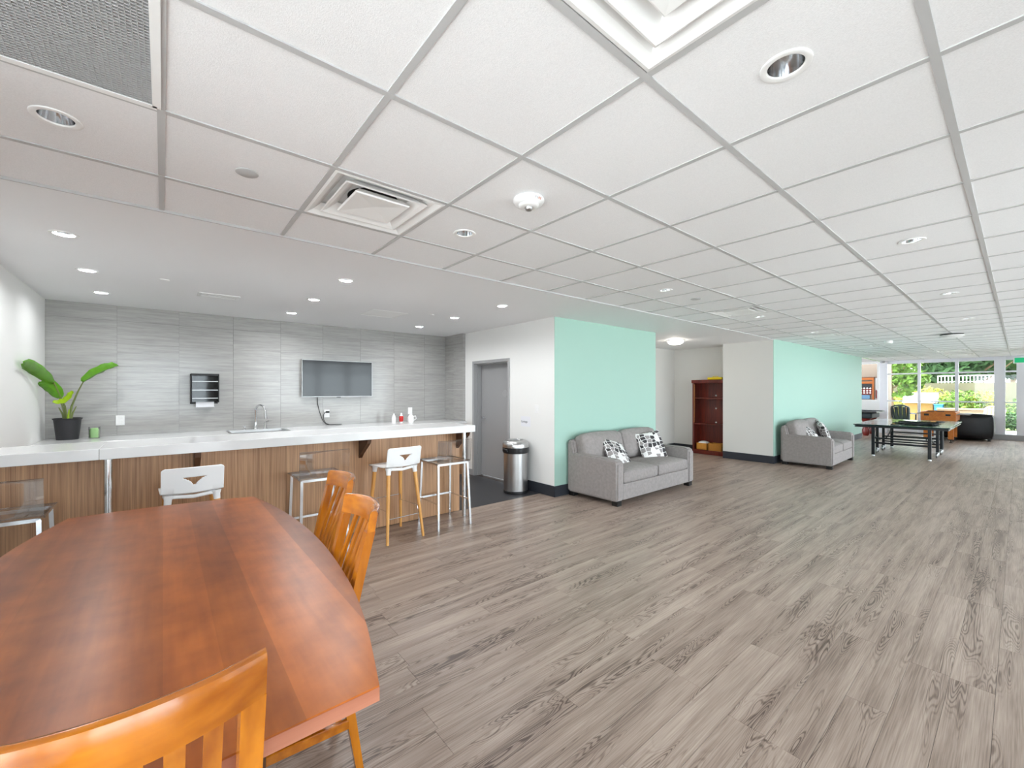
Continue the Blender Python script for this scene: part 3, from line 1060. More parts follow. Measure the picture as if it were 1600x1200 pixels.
t = thing('exit_sign', 'green lit exit sign at the right edge above the far door', 'sign', (18.95, -.02, 2.33))
bm = new_bm(); bx(bm, 0, .05, -.34, .14, -.085, .085, .006, 1); make('housing', bm, 'white_plastic', t)
bm = new_bm(); bx(bm, -.004, .0, -.32, .115, -.07, .07); make('green_face', bm, 'exit_green', t)
bm = new_bm(); bx(bm, .02, .04, -.1, -.06, .085, .16); make('hanger', bm, 'white_plastic', t)

# ---------------------------------------------------------------- bar counter
XW = XL + .003
bar = thing('bar_counter', 'long bar with thick white quartz top, zebra walnut front and steel posts', 'bar', (0, 0, 0))
for a, b in ((XW, -.3385), (-.3375, 2.80)):
    bm = new_bm(); bx(bm, a, b, 4.045, 4.61, .973, 1.05, .004, 2)
    make('quartz_top', bm, 'quartz', bar)
seams = [XW, -.30, 2.765]
for a, b in zip(seams[:-1], seams[1:]):
    bm = new_bm(); bx(bm, a + .002, b - .002, 4.33, 4.352, 0.004, .972)
    make('front_panel', bm, 'walnut', bar)
bm = new_bm(); bx(bm, 2.743, 2.765, 4.353, 4.60, 0.004, .972); make('end_panel', bm, 'walnut', bar)
bm = new_bm(); bx(bm, XW, 2.742, 4.58, 4.60, 0.004, .972); make('back_panel', bm, 'walnut', bar)
for cx in (.212, 1.565, 2.735):
    bm = new_bm()
    prism(bm, [(4.08, .972), (4.33, .972), (4.33, .76), (4.29, .80), (4.10, .93)], -.019, .019)
    # profile (y, z) extruded along x
    for v in bm.verts: v.co = Vector((cx + v.co.z, v.co.x, v.co.y))
    make('corbel', bm, 'dark_wood', bar)
for px in (-.297, 2.69):
    bm = new_bm()
    lathe(bm, [(0, 0), (.032, 0), (.032, .006), (.024, .008), (.024, .965), (.034, .967), (.034, .972), (0, .972)], 24)
    bm_move(bm, (px, 4.115, 0))
    make('post', bm, 'chrome', bar)

# back counter with sink
bc = thing('back_counter', 'lower white counter along the tiled wall, behind the bar', 'counter', (0, 0, 0))
bm = new_bm()
sx0, sx1, sy0, sy1 = .66, 1.30, 6.27, 6.66
bx(bm, XW, sx0, 6.12, YB - TT, .88, .92, .002, 1)
bx(bm, sx1, DX - .053, 6.12, YB - TT, .88, .92, .002, 1)
bx(bm, sx0, sx1, 6.12, sy0, .88, .92); bx(bm, sx0, sx1, sy1, YB - TT, .88, .92)
make('worktop', bm, 'quartz', bc)
bm = new_bm(); bx(bm, XW, sx0 - .03, 6.15, YB - TT, .1, .879); bx(bm, sx1 + .03, DX - .053, 6.15, YB - TT, .1, .879); bx(bm, XW, DX - .053, 6.22, YB - TT, 0, .1)
bx(bm, sx0 - .03, sx1 + .03, 6.15, YB - TT, .1, .70)
make('cabinet', bm, 'walnut', bc)
sk = thing('sink', 'stainless steel sink set into the white back counter', 'sink', ((sx0 + sx1) / 2, (sy0 + sy1) / 2, .92))
bm = new_bm()
hx_, hy_ = (sx1 - sx0) / 2, (sy1 - sy0) / 2
R = [[(-hx_ - .022, -hy_ - .022, .004), (hx_ + .022, -hy_ - .022, .004), (hx_ + .022, hy_ + .022, .004), (-hx_ - .022, hy_ + .022, .004)],
     [(-hx_ + .006, -hy_ + .006, .003), (hx_ - .006, -hy_ + .006, .003), (hx_ - .006, hy_ - .006, .003), (-hx_ + .006, hy_ - .006, .003)],
     [(-hx_ + .03, -hy_ + .03, -.17), (hx_ - .03, -hy_ + .03, -.17), (hx_ - .03, hy_ - .03, -.17), (-hx_ + .03, hy_ - .03, -.17)]]
V = [[bm.verts.new(c) for c in r] for r in R]
for a, b in zip(V[:-1], V[1:]):
    for j in range(4): bm.faces.new((a[j], a[(j + 1) % 4], b[(j + 1) % 4], b[j]))
bm.faces.new(V[2])
make('basin', bm, 'steel', sk)
bm = new_bm(); lathe(bm, [(0, .004), (.035, .004), (.04, 0)], 20); bm_move(bm, (0, 0, -.17)); make('drain', bm, 'chrome', sk)
fc = thing('faucet', 'tall chrome gooseneck tap behind the sink', 'tap', (.985, 6.735, .92))
bm = new_bm()
pts = [(0, 0, 0), (0, 0, .12), (0, 0, .25)]
dx, dy = .52, -.85
for k in range(1, 11):
    a = PI * k / 10 * .93
    rr = .085
    pts.append(((rr - rr * math.cos(a)) * dx, (rr - rr * math.cos(a)) * dy, .25 + rr * math.sin(a)))
pts.append((pts[-1][0] + .012 * dx, pts[-1][1] + .012 * dy, pts[-1][2] - .05))
tube(bm, pts, .0125, 12)
make('spout', bm, 'chrome', fc)
bm = new_bm(); e = Vector(pts[-1]); tube(bm, [e + Vector((0, 0, .01)), e + Vector((.012 * dx, .012 * dy, -.075))], [.0165, .019], 12); make('spray_head', bm, 'chrome', fc)
bm = new_bm(); lathe(bm, [(0, 0), (.030, 0), (.028, .01), (.019, .03), (.018, .10), (0, .10)], 20); make('base', bm, 'chrome', fc)
bm = new_bm()
lathe(bm, [(0, 0), (.024, 0), (.022, .01), (.018, .02), (.018, .085), (.010, .10), (0, .10)], 18)
tube(bm, [(0, 0, .085), (.02, -.02, .105), (.07, -.045, .115)], .006, 8)
bm_move(bm, (.12, -.0, 0)); make('side_lever', bm, 'chrome', fc)
bm = new_bm(); lathe(bm, [(0, 0), (.018, 0), (.016, .02), (.012, .03), (.014, .045), (.018, .055), (0, .058)], 16)
o = make('soap_pump', bm, 'chrome'); o.location = (.855, 6.735, .92); tag(o, 'small chrome soap pump left of the gooseneck tap', 'soap dispenser')

# ---------------------------------------------------------------- things on / over the back counter
tv = thing('television', 'wall television with glossy black screen and silver rim on grey tiles', 'television', (2.108, YB - TT, 1.638))
bm = new_bm(); bx(bm, -.40, .40, -.045, 0, -.16, .16, .004, 1); make('wall_mount', bm, 'black_plastic', tv)
bm = new_bm(); bx(bm, -.527, .527, -.085, -.045, -.277, .277, .006, 2); make('back_shell', bm, 'black_plastic', tv)
bm = new_bm()
for a in (-1, 1):
    bx(bm, -.53, .53, -.09, -.05, a * .275 - .004, a * .275 + .004, .002, 1)
    bx(bm, a * .525 - .004, a * .525 + .004, -.09, -.05, -.28, .28, .002, 1)
make('bezel', bm, 'steel', tv)
bm = new_bm(); bx(bm, -.519, .519, -.0875, -.086, -.269, .269); make('screen', bm, 'screen', tv)
bm = new_bm(); bx(bm, -.03, .03, -.088, -.07, -.29, -.278); make('sensor', bm, 'black_plastic', tv)
cd = new_bm()
tube(cd, [(1.812, 6.82, 1.353), (1.817, 6.832, 1.25), (1.845, 6.835, 1.13), (1.882, 6.835, 1.015), (1.92, 6.83, .955), (1.955, 6.80, .928), (2.0, 6.78, .926), (2.07, 6.77, .926), (2.14, 6.76, .926)], .0045, 8)
tube(cd, [(1.955, 6.835, 1.125), (1.915, 6.815, 1.118), (1.899, 6.82, 1.08), (1.903, 6.825, 1.01), (1.93, 6.82, .95), (1.98, 6.79, .9285), (2.06, 6.78, .9285), (2.15, 6.755, .9285)], .005, 8)
o = make('drooping_cable', cd, 'black_plastic'); tag(o, 'black power cord drooping from the television to the wall socket', 'cord')
def plate(label, x, z, w=.078, h=.118, sock=True):
    t = thing('wall_socket', label, 'socket', (x, YB - TT, z))
    bm = new_bm(); bx(bm, -w / 2, w / 2, -.006, 0, -h / 2, h / 2, .002, 1); make('plate', bm, 'white_plastic', t)
    if sock:
        for s in (-1, 1):
            bm = new_bm(); bx(bm, -.018, .018, -.008, -.006, s * .026 - .016, s * .026 + .016, .003, 1); make('outlet', bm, 'fixture_white', t)
    return t
plate('white wall socket right of the potted plant on the tiled wall', -.392, 1.098)
plate('white wall socket under the television with a black plug', 1.954, 1.098)
plate('blank white wall plate above the cleaning bottles', 3.35, 1.098, .08, .12, False)
bm = new_bm(); bx(bm, -.02, .03, -.04, -.008, -.014, .014, .005, 1)
o = make('power_plug', bm, 'black_plastic'); o.location = (1.954, YB - TT, 1.124); tag(o, 'black plug pushed into the socket under the television', 'plug')

tw = thing('towel_dispenser', 'smoked black paper towel dispenser on the grey tiled wall', 'dispenser', (.418, YB - TT, 1.47))
bm = new_bm()
bx(bm, -.148, .148, -.02, 0, -.19, .20, .004, 1)
bx(bm, -.148, -.135, -.19, 0, -.17, .20, .004, 1); bx(bm, .135, .148, -.19, 0, -.17, .20, .004, 1)
bx(bm, -.148, .148, -.19, 0, .17, .20, .004, 1)
make('case', bm, 'black_plastic', tw)
bm = new_bm(); bx(bm, -.135, .135, -.196, -.190, -.16, .17); make('smoked_cover', bm, 'smoke', tw)
for z in (.10, -.01, -.115):
    bm = new_bm(); bx(bm, -.135, .135, -.202, -.186, z - .005, z + .005, .002, 1); make('rib', bm, 'steel', tw)
bm = new_bm(); lathe(bm, [(0, -.095), (.07, -.095), (.07, .095), (0, .095)], 24); bm_rot(bm, PI / 2, 'Y'); bm_move(bm, (0, -.10, .09)); make('paper_roll', bm, 'grey_roll', tw)
bm = new_bm(); lathe(bm, [(0, -.095), (.05, -.095), (.05, .095), (0, .095)], 24); bm_rot(bm, PI / 2, 'Y'); bm_move(bm, (0, -.10, -.07)); make('paper_roll', bm, 'grey_roll', tw)
bm = new_bm(); bx(bm, -.095, .095, -.165, -.160, -.225, -.12)
for k in range(12): bx(bm, -.093 + k * .0165, -.084 + k * .0165, -.165, -.160, -.231, -.225)
make('paper_sheet', bm, 'paper', tw)

# potted plant
pt = thing('potted_plant', 'bird-of-paradise plant in a black nursery pot on the left end of the back counter', 'plant', (-.80, 6.63, .92))
bm = new_bm(); lathe(bm, [(0, 0), (.086, 0), (.088, .01), (.108, .215), (.116, .222), (.118, .232), (.110, .234), (.106, .222), (.100, .19), (0, .19)], 32); make('pot', bm, 'pot', pt)
bm = new_bm(); lathe(bm, [(0, .206), (.104, .204)], 24); make('soil', bm, 'soil', pt)
def leaf_blade(pts, w, fold, m, name='leaf', roll=0.0, tipw=.35):
    bm = new_bm()
    P = [Vector(p) for p in pts]
    # resample the midrib
    N = 14
    rows = []
    for i in range(N + 1):
        t_ = i / N * (len(P) - 1)
        k = min(int(t_), len(P) - 2); u = t_ - k
        p0 = P[max(k - 1, 0)]; p1 = P[k]; p2 = P[k + 1]; p3 = P[min(k + 2, len(P) - 1)]
        c = .5 * ((2 * p1) + (p2 - p0) * u + (2 * p0 - 5 * p1 + 4 * p2 - p3) * u * u + (3 * p1 - p0 - 3 * p2 + p3) * u ** 3)
        rows.append(c)
    mid_ = rows
    rows = []
    for i, c in enumerate(mid_):
        tg = (mid_[min(i + 1, N)] - mid_[max(i - 1, 0)]).normalized()
        side = tg.cross(Vector((0, 0, 1)))
        if side.length < .05: side = Vector((1, 0, 0))
        side.normalize()
        side = Matrix.Rotation(roll, 3, tg) @ side
        nrm = side.cross(tg).normalized()
        s = i / N
        sc_ = .03 + .955 * s
        ww = w * (4 * sc_ * (1 - sc_)) ** .55
        rows.append([bm.verts.new(c + side * ww * q + nrm * abs(q) * ww * fold + nrm * .006 * math.sin(i * 1.9) * abs(q)) for q in (-1, -.5, 0, .5, 1)])
    for a, b in zip(rows[:-1], rows[1:]):
        for j in range(4):
            f = bm.faces.new((a[j], a[j + 1], b[j + 1], b[j])); f.smooth = True
    o = make(name, bm, m, pt)
    sm = o.modifiers.new('thickness', 'SOLIDIFY'); sm.thickness = .0015
    return o
def stem(pts, r0, r1, m='stem'):
    bm = new_bm()
    n = len(pts)
    tube(bm, pts, [r0 + (r1 - r0) * i / (n - 1) for i in range(n)], 8)
    make('stem', bm, m, pt)
stem([(-.005, .0, .2), (-.02, -.01, .36), (-.07, -.10, .56), (-.085, -.15, .625)], .011, .005)
leaf_blade([(-.080, -.14, .615), (-.105, -.32, .675), (-.132, -.58, .735), (-.146, -.82, .768), (-.150, -1.0, .775)], .060, .30, 'leaf', roll=1.15)
stem([(.01, .0, .2), (.03, .0, .36), (.08, -.02, .52), (.125, -.05, .63)], .011, .005)
leaf_blade([(.122, -.05, .625), (.20, -.06, .70), (.30, -.07, .765), (.38, -.06, .805), (.405, -.06, .825)], .055, .75, 'leaf', roll=-.7)
stem([(-.01, -.01, .2), (-.03, -.04, .34), (-.055, -.06, .46)], .009, .005)
leaf_blade([(-.05, -.06, .45), (-.085, -.10, .53), (-.135, -.16, .60), (-.165, -.2, .625)], .062, .45, 'leaf', roll=.7)
stem([(.0, -.02, .2), (-.01, -.06, .34), (-.025, -.08, .41)], .008, .004)
leaf_blade([(-.10, -.09, .412), (-.05, -.085, .408), (0, -.085, .43), (.035, -.085, .49), (.05, -.085, .53)], .034, .35, 'leaf_light', roll=.9)
for (a, b, hgt, m) in ((.03, .02, .36, 'leaf'), (.05, .01, .33, 'stem'), (-.05, -.01, .32, 'stem'), (.012, -.03, .30, 'leaf_light')):
    stem([(a * .4, b, .2), (a * .7, b, .2 + (hgt - .2) * .6), (a * 1.3, b, hgt + .03)], .013, .004, m)
# candle in a glass
ca = thing('candle', 'pale green candle in a clear glass beside the potted plant', 'candle', (-.592, 6.63, .92))
bm = new_bm(); lathe(bm, [(0, .006), (.040, .006), (.042, .09), (.030, .112), (.0, .10)], 24); make('wax', bm, 'candle', ca)
bm = new_bm(); lathe(bm, [(0, .001), (.046, .001), (.050, .125), (.048, .125), (.044, .004), (0, .004)], 28); make('glass', bm, 'acrylic', ca)
# cleaning bottles
t = thing('spray_bottle', 'plain white bottle at the left of the three on the counter', 'bottle', (2.90, 6.52, .92))
bm = new_bm(); lathe(bm, [(0, 0), (.032, 0), (.033, .01), (.033, .09), (.022, .125), (.012, .135), (0, .135)], 20); make('body', bm, 'white_plastic', t)
bm = new_bm(); lathe(bm, [(0, .135), (.014, .135), (.013, .158), (0, .16)], 16); make('cap', bm, 'white_plastic', t)
t = thing('detergent_bottle', 'white bottle with a red label between two white bottles on the counter', 'bottle', (3.03, 6.52, .92))
bm = new_bm(); lathe(bm, [(0, 0), (.022, 0), (.034, .05), (.034, .10), (.018, .13), (.012, .14), (0, .14)], 20); make('body', bm, 'white_plastic', t)
bm = new_bm(); lathe(bm, [(.0275, .022), (.0355, .052), (.0355, .10), (.028, .115)], 20); make('label', bm, 'red', t)
bm = new_bm(); lathe(bm, [(0, .14), (.016, .14), (.014, .165), (0, .168)], 16); make('cap', bm, 'white_plastic', t)
t = thing('handled_jug', 'clear and white handled jug at the right of the three bottles', 'jug', (3.20, 6.52, .92))
bm = new_bm(); lathe(bm, [(0, 0), (.046, 0), (.050, .02), (.050, .085), (.034, .118), (.026, .128), (0, .128)], 22); make('body', bm, 'white_plastic', t)
bm = new_bm(); tube(bm, [(.045, 0, .10), (.085, -.01, .105), (.095, -.01, .06), (.050, 0, .03)], .008, 8); make('handle', bm, 'white_plastic', t)
bm = new_bm(); lathe(bm, [(.028, .128), (.028, .150), (.0, .152)], 18); make('cap', bm, 'fixture_white', t)

# ---------------------------------------------------------------- wall bits by the door
t = thing('light_switch', 'white light switch on the wall right of the grey door', 'switch', (DX, 4.40, 1.19))
bm = new_bm(); bx(bm, -.006, 0, -.036, .036, -.058, .058, .002, 1); make('plate', bm, 'white_plastic', t)
bm = new_bm(); bx(bm, -.010, -.006, -.014, .014, -.03, .03, .002, 1); make('rocker', bm, 'white_plastic', t)
t = thing('paper_notice', 'small white paper notice taped above the steel bin', 'notice', (DX, 4.64, 1.0))
bm = new_bm(); bx(bm, -.0015, 0, -.105, .105, -.075, .075); make('sheet', bm, 'paper', t)
text('print', 'Garbage', .042, (-.002, .03, -.005), (PI / 2, 0, -PI / 2), 'ink', t)
# waste bin
b = thing('waste_bin', 'brushed steel waste bin with open domed lid on the dark floor', 'bin', (3.90, 4.62, 0))
bm = new_bm(); lathe(bm, [(0, 0.002), (.172, .002), (.176, .006), (.176, .035), (.170, .04)], 40); make('base_ring', bm, 'black_plastic', b)
bm = new_bm(); lathe(bm, [(.172, .036), (.172, .575), (.165, .58)], 48); make('body', bm, 'steel', b)
bm = new_bm(); lathe(bm, [(.174, .565), (.186, .572), (.190, .60), (.190, .648), (.184, .65)], 40); bx(bm, -.205, -.175, -.05, .05, .59, .63, .006, 1); make('collar', bm, 'black_plastic', b)
bm = new_bm(); lathe(bm, [(.190, .648), (.191, .68), (.182, .715), (.160, .742), (.130, .752), (.108, .748), (.102, .735), (.100, .66)], 48); make('lid', bm, 'steel', b)
bm = new_bm(); lathe(bm, [(.099, .735), (.097, .62), (0, .61)], 32); make('liner', bm, 'dark_gap', b)

# ---------------------------------------------------------------- dining table and chairs
tb = thing('dining_table', 'large boat-shaped dining table with reddish brown wood top in the foreground', 'table', (0, 0, 0))
right = [(.397, .972), (.440, 1.13), (.478, 1.285), (.522, 1.53), (.556, 1.87), (.568, 2.2), (.556, 2.55), (.520, 2.9), (.462, 3.235)]
left = [(-.400, 3.325), (-.462, 3.08), (-.520, 2.78), (-.548, 2.45), (-.55, 2.1), (-.535, 1.8), (-.50, 1.5), (-.44, 1.2), (-.372, .962)]
mid = [(.30, 3.285), (0, 3.33), (-.22, 3.338)]
def smooth(pts, n=4):
    out = []
    for i in range(len(pts) - 1):
        p0, p1, p2, p3 = pts[max(i - 1, 0)], pts[i], pts[i + 1], pts[min(i + 2, len(pts) - 1)]
        for k in range(n):
            u = k / n
            out.append(tuple(.5 * (2 * p1[q] + (p2[q] - p0[q]) * u + (2 * p0[q] - 5 * p1[q] + 4 * p2[q] - p3[q]) * u * u + (3 * p1[q] - p0[q] - 3 * p2[q] + p3[q]) * u ** 3) for q in (0, 1)))
    out.append(pts[-1])
    return out
outline = smooth(right) + mid + smooth(left)
bm = new_bm(); prism(bm, outline, .714, .7465); make('edge_band', bm, 'table_edge', tb)
bm = new_bm(); prism(bm, [(x * .9992, 2.15 + (y - 2.15) * .9992) for x, y in outline], .7466, .7510); make('tabletop', bm, 'table_wood', tb)
bm = new_bm()
bx(bm, -.24, .24, 1.45, 1.50, .03, .714, .004, 1)
make('leg', bm, 'dark_wood', tb)
bm = new_bm(); bx(bm, -.24, .24, 2.80, 2.85, .03, .714, .004, 1); make('leg', bm, 'dark_wood', tb)
for y in (1.475, 2.825):
    bm = new_bm(); bx(bm, -.28, .28, y - .04, y + .04, 0, .03, .004, 1); make('foot', bm, 'dark_wood', tb)
bm = new_bm(); bx(bm, -.03, .03, 1.50, 2.80, .30, .40, .004, 1); make('stretcher', bm, 'dark_wood', tb)

def dining_chair(label, loc, rz):
    c = thing('dining_chair', label, 'chair', loc, rz, 'honey wood slat-back dining chairs')
    W = .178
    # back: posts rake from y=-.19 at the seat to -.305 at z=.985
    def yb(z): return -.185 - .000 if z < .45 else -.185 - .12 * ((z - .45) / .54) ** 1.15
    for s in (-1, 1):
        bm = new_bm()
        pts = []
        for k in range(15):
            z = .912 * k / 14
            y = -.25 + .065 * min(1, z / .42) if z < .42 else yb(z)
            pts.append((s * (W - .019), y, z, .019, .017))
        vs = []
        for (x, y, z, hx, hy) in pts:
            taper = .75 + .25 * min(1, z / .3)
            vs.append([bm.verts.new((x + a * hx * taper, y + b * hy * taper, z)) for a, b in ((-1, -1), (1, -1), (1, 1), (-1, 1))])
        for a, b in zip(vs[:-1], vs[1:]):
            for j in range(4): bm.faces.new((a[j], a[(j + 1) % 4], b[(j + 1) % 4], b[j]))
        bm.faces.new(list(reversed(vs[0]))); bm.faces.new(vs[-1])
        make('back_post', bm, 'chair_wood', c)
    # bowed rails: thickness along y, height along z
    def rail(name, zc, hgt, x1, bow, th, y0, m, crown=0.0):
        bm = new_bm()
        n = 16
        sec = []
        for k in range(n + 1):
            u = -1 + 2 * k / n
            x = u * x1
            y = y0 - bow * (1 - u * u)
            z1 = zc + hgt / 2 + crown * (1 - u * u)
            z0 = zc - hgt / 2
            prof = [(-th / 2, z0), (th / 2, z0), (th / 2, z1 - .012), (th / 2 - .006, z1 - .002), (0, z1), (-th / 2 + .006, z1 - .003), (-th / 2, z1 - .012)]
            sec.append([bm.verts.new((x, y + py - (pz - zc) * .17, pz)) for py, pz in prof])
        for a, b in zip(sec[:-1], sec[1:]):
            for j in range(len(a)):
                f = bm.faces.new((a[j], a[(j + 1) % len(a)], b[(j + 1) % len(a)], b[j]))
                f.smooth = j in (2, 3, 4, 5)
        bm.faces.new(sec[0]); bm.faces.new(list(reversed(sec[-1])))
        return make(name, bm, m, c)
    rail('top_rail', .951, .080, W, .052, .030, yb(.953) + .004, 'rail_wood', .006)
    rail('lower_rail', .52, .05, W - .036, .012, .02, yb(.52), 'rail_wood')
    for k in range(5):
        u = (-2 + k) / 3.0
        x = u * (W - .035) * 1.05
        bow_t = .052 * (1 - (x / W) ** 2)
        bm = new_bm()
        ring = []
        for q in range(9):
            z = .535 + (.925 - .535) * q / 8
            y = yb(z) + .002 - bow_t * ((z - .52) / .43) ** 1.0 + .006 * math.sin(PI * q / 8)
            ring.append([bm.verts.new((x + a * .0135, y + b * .006, z)) for a, b in ((-1, -1), (1, -1), (1, 1), (-1, 1))])
        for a, b in zip(ring[:-1], ring[1:]):
            for j in range(4): bm.faces.new((a[j], a[(j + 1) % 4], b[(j + 1) % 4], b[j]))
        bm.faces.new(list(reversed(ring[0]))); bm.faces.new(ring[-1])
        make('slat', bm, 'chair_wood', c)
    bm = new_bm()
    prism(bm, [(-.17, -.19), (.17, -.19), (.205, .20), (.19, .225), (-.19, .225), (-.205, .20)], .445, .468)
    es = [e for e in bm.edges]
    bmesh.ops.bevel(bm, geom=es, offset=.006, segments=2, affect='EDGES')
    make('seat', bm, 'rail_wood', c)
    for s in (-1, 1):
        bm = new_bm()
        tube(bm, [(s * .178, .19, 0), (s * .178, .19, .444)], [.014, .020], square=True); make('front_leg', bm, 'chair_wood', c)
        bm = new_bm(); bx(bm, s * .168 - .010, s * .168 + .010, -.18, .175, .385, .444, .002, 1); make('apron', bm, 'rail_wood', c)
        bm = new_bm(); bx(bm, s * .170 - .009, s * .170 + .009, -.205, .18, .20, .235, .003, 1); make('stretcher', bm, 'rail_wood', c)
    bm = new_bm(); bx(bm, -.165, .165, .18, .20, .385, .444, .002, 1); make('apron', bm, 'rail_wood', c)
    bm = new_bm(); bx(bm, -.165, .165, -.01, .012, .205, .232, .003, 1); make('stretcher', bm, 'rail_wood', c)
    return c
ch = dining_chair('honey wood slat-back dining chair at the near table end, closest to the camera', (-.036, 1.157, 0), 0)
copy_tree(ch, (.335, 1.77, 0), math.radians(87), 'honey wood dining chair on the long table side, nearer of that pair')
copy_tree(ch, (.452, 2.385, 0), math.radians(89), 'honey wood dining chair on the long table side, farther of that pair')

# ---------------------------------------------------------------- bar stools
def white_stool(label, loc, rz):
    """sitter faces +y; back towards -y"""
    s = thing('bar_stool', label, 'stool', loc, rz, 'white shell bar stools with beech legs')
    # side profile of the shell (y, z): front lip -> seat -> back
    prof = [(.205, .690), (.20, .702), (.17, .710), (.10, .707), (.02, .702), (-.06, .702), (-.12, .706), (-.155, .717), (-.172, .738), (-.180, .762)]
    nb = 26
    for k in range(1, nb + 1):
        prof.append((-.180 - .028 * k / nb,   .762 + .142 * k / nb))
    NU = 64
    bm = new_bm()
    rows = []
    nP = len(prof)
    for i, (y, z) in enumerate(prof):
        back = max(0.0, (z - .70) / .20) if i > 8 else 0
        hw = .186 if i < 3 else .188 - .006 * min(1, max(0, (i - 2) / 6))
        if i == 0: hw = .160
        if i == 1: hw = .178
        if i >= nP - 3: hw -= (.003, .009, .022)[i - (nP - 3)]
        row = []
        for k in range(NU + 1):
            u = -1 + 2 * k / NU
            cy = .018 * (u * u) if i > 7 else 0
            dz = .012 * (u * u) if 2 < i < 8 else (-.016 * (1 - u * u) if i == 8 else 0)
            row.append(bm.verts.new((u * hw, y + cy, z + dz)))
        rows.append(row)
    def hole(u, z):
        # smile-shaped cut-out low in the back
        t_ = (z - .772) / .062
        if t_ < 0 or t_ > 1: return False
        return abs(u - .02) < .05 + .36 * t_ ** 1.8
    for i in range(nP - 1):
        for k in range(NU):
            zc = (rows[i][k].co.z + rows[i + 1][k].co.z) / 2
            uc = -1 + 2 * (k + .5) / NU
            if i >= 8 and hole(uc, zc): continue
            f = bm.faces.new((rows[i][k], rows[i][k + 1], rows[i + 1][k + 1], rows[i + 1][k])); f.smooth = True
    bmesh.ops.delete(bm, geom=[v for v in bm.verts if not v.link_faces], context='VERTS')
    o = make('shell_seat', bm, 'stool_white', s)
    md = o.modifiers.new('thickness', 'SOLIDIFY'); md.thickness = .010; md.offset = 0
    legs = [(-.14, .145, -.185, .215), (.14, .145, .185, .215), (-.14, -.125, -.195, -.205), (.14, -.125, .195, -.205)]
    for (x0, y0, x1, y1) in legs:
        def at(z):
            u = (.70 - z) / .70
            return (x0 + (x1 - x0) * u, y0 + (y1 - y0) * u, z)
        bm = new_bm(); tube(bm, [at(.0), at(.655)], [.013, .020], 14); make('leg', bm, 'beech', s)
        bm = new_bm(); tube(bm, [at(.640), at(.675), at(.705)], [.0215, .0235, .034], 14); make('leg_socket', bm, 'stool_white', s)
    # underside web joining the sockets
    bm = new_bm()
    tube(bm, [(-.14, -.125, .694), (0, -.14, .682), (.14, -.125, .694)], .014, 10)
    tube(bm, [(-.14, .145, .694), (0, .15, .686), (.14, .145, .694)], .012, 10)
    make('under_frame', bm, 'stool_white', s)
    # chrome wire footrests stepping between the legs
    def legat(q, z):
        x0, y0, x1, y1 = legs[q]
        u = (.70 - z) / .70
        return Vector((x0 + (x1 - x0) * u, y0 + (y1 - y0) * u, z))
    for a, b, z0, z1 in ((2, 3, .23, .23), (0, 1, .36, .36), (0, 2, .30, .30), (1, 3, .30, .30)):
        bm = new_bm(); tube(bm, [legat(a, z0), legat(b, z1)], .0045, 8); make('foot_wire', bm, 'chrome', s)
    for q, lo, hi in ((0, .30, .36), (1, .30, .36), (2, .23, .30), (3, .23, .30)):
        p, r_ = legat(q, lo), legat(q, hi)
        d = Vector((-p.x, -p.y, 0)).normalized() * .018
        bm = new_bm(); tube(bm, [p, p + d, r_ + d, r_], .0045, 8); make('foot_wire', bm, 'chrome', s)
    return s
ws = white_stool('white shell bar stool seen whole beside the two slat-back chairs', (1.795, 4.0, 0), math.radians(5))
copy_tree(ws, (.165, 3.985, 0), math.radians(2), 'white shell bar stool half hidden behind the dining table')

def clear_stool(label, loc, rz):
    s = thing('acrylic_stool', label, 'stool', loc, rz, 'clear acrylic bar stools with chrome legs')
    w, d = .205, .20
    bm = new_bm()
    # L-shaped bent sheet
    prof = [(d + .012, .690)] + [(d - .02 - .37 * k / 3, .690) for k in range(4)]
    for k in range(1, 6):
        a = PI / 2 * k / 6
        prof.append((-d + .012 - .020 * math.sin(a), .690 + .020 * (1 - math.cos(a))))
    prof += [(-d - .012, .715), (-d - .020, .80), (-d - .03, .905), (-d - .032, .928)]
    th = .010
    for i in range(len(prof)):
        pass
    n = len(prof)
    xs_ = [-w, w]
    A = [[bm.verts.new((x, y, z)) for x in xs_] for (y, z) in prof]
    for i in range(n - 1):
        f = bm.faces.new((A[i][0], A[i][1], A[i + 1][1], A[i + 1][0])); f.smooth = True
    o = make('acrylic_shell', bm, 'acrylic', s)
    md = o.modifiers.new('thickness', 'SOLIDIFY'); md.thickness = th; md.offset = 0
    # light-catching polished edge strips along the sheet
    bm = new_bm()
    tube(bm, [(-w, -d + .0, .690), (-w, d + .012, .690), (w, d + .012, .690), (w, -d + .0, .690)], .0045, 6)
    tube(bm, [(-w, -d - .012, .715), (-w, -d - .032, .928), (w, -d - .032, .928), (w, -d - .012, .715)], .0028, 6)
    make('polished_edge', bm, 'acrylic_edge', s)
    r = .011
    tops = {(-1, -1): (-.180, -.180), (1, -1): (.180, -.180), (-1, 1): (-.180, .180), (1, 1): (.180, .180)}
    for (a, b), (x, y) in tops.items():
        bm = new_bm(); tube(bm, [(a * .198, b * .215, 0), (x, y, .672)], r, square=True); make('leg', bm, 'chrome', s)
    for b in (-1, 1):
        bm = new_bm(); tube(bm, [(-.18, b * .18, .673), (.18, b * .18, .673)], r, square=True); make('seat_rail', bm, 'chrome', s)
        bm = new_bm(); tube(bm, [(b * .18, -.18, .673), (b * .18, .18, .673)], r * .6, square=True); make('seat_rail', bm, 'chrome', s)
        bm = new_bm(); tube(bm, [(b * .190, -.2, .27), (b * .190, .2, .27)], .006, square=True); make('side_bar', bm, 'chrome', s)
    bm = new_bm(); tube(bm, [(-.190, .20, .27), (.190, .20, .27)], r * .9, square=True); make('foot_bar', bm, 'chrome', s)
    return s
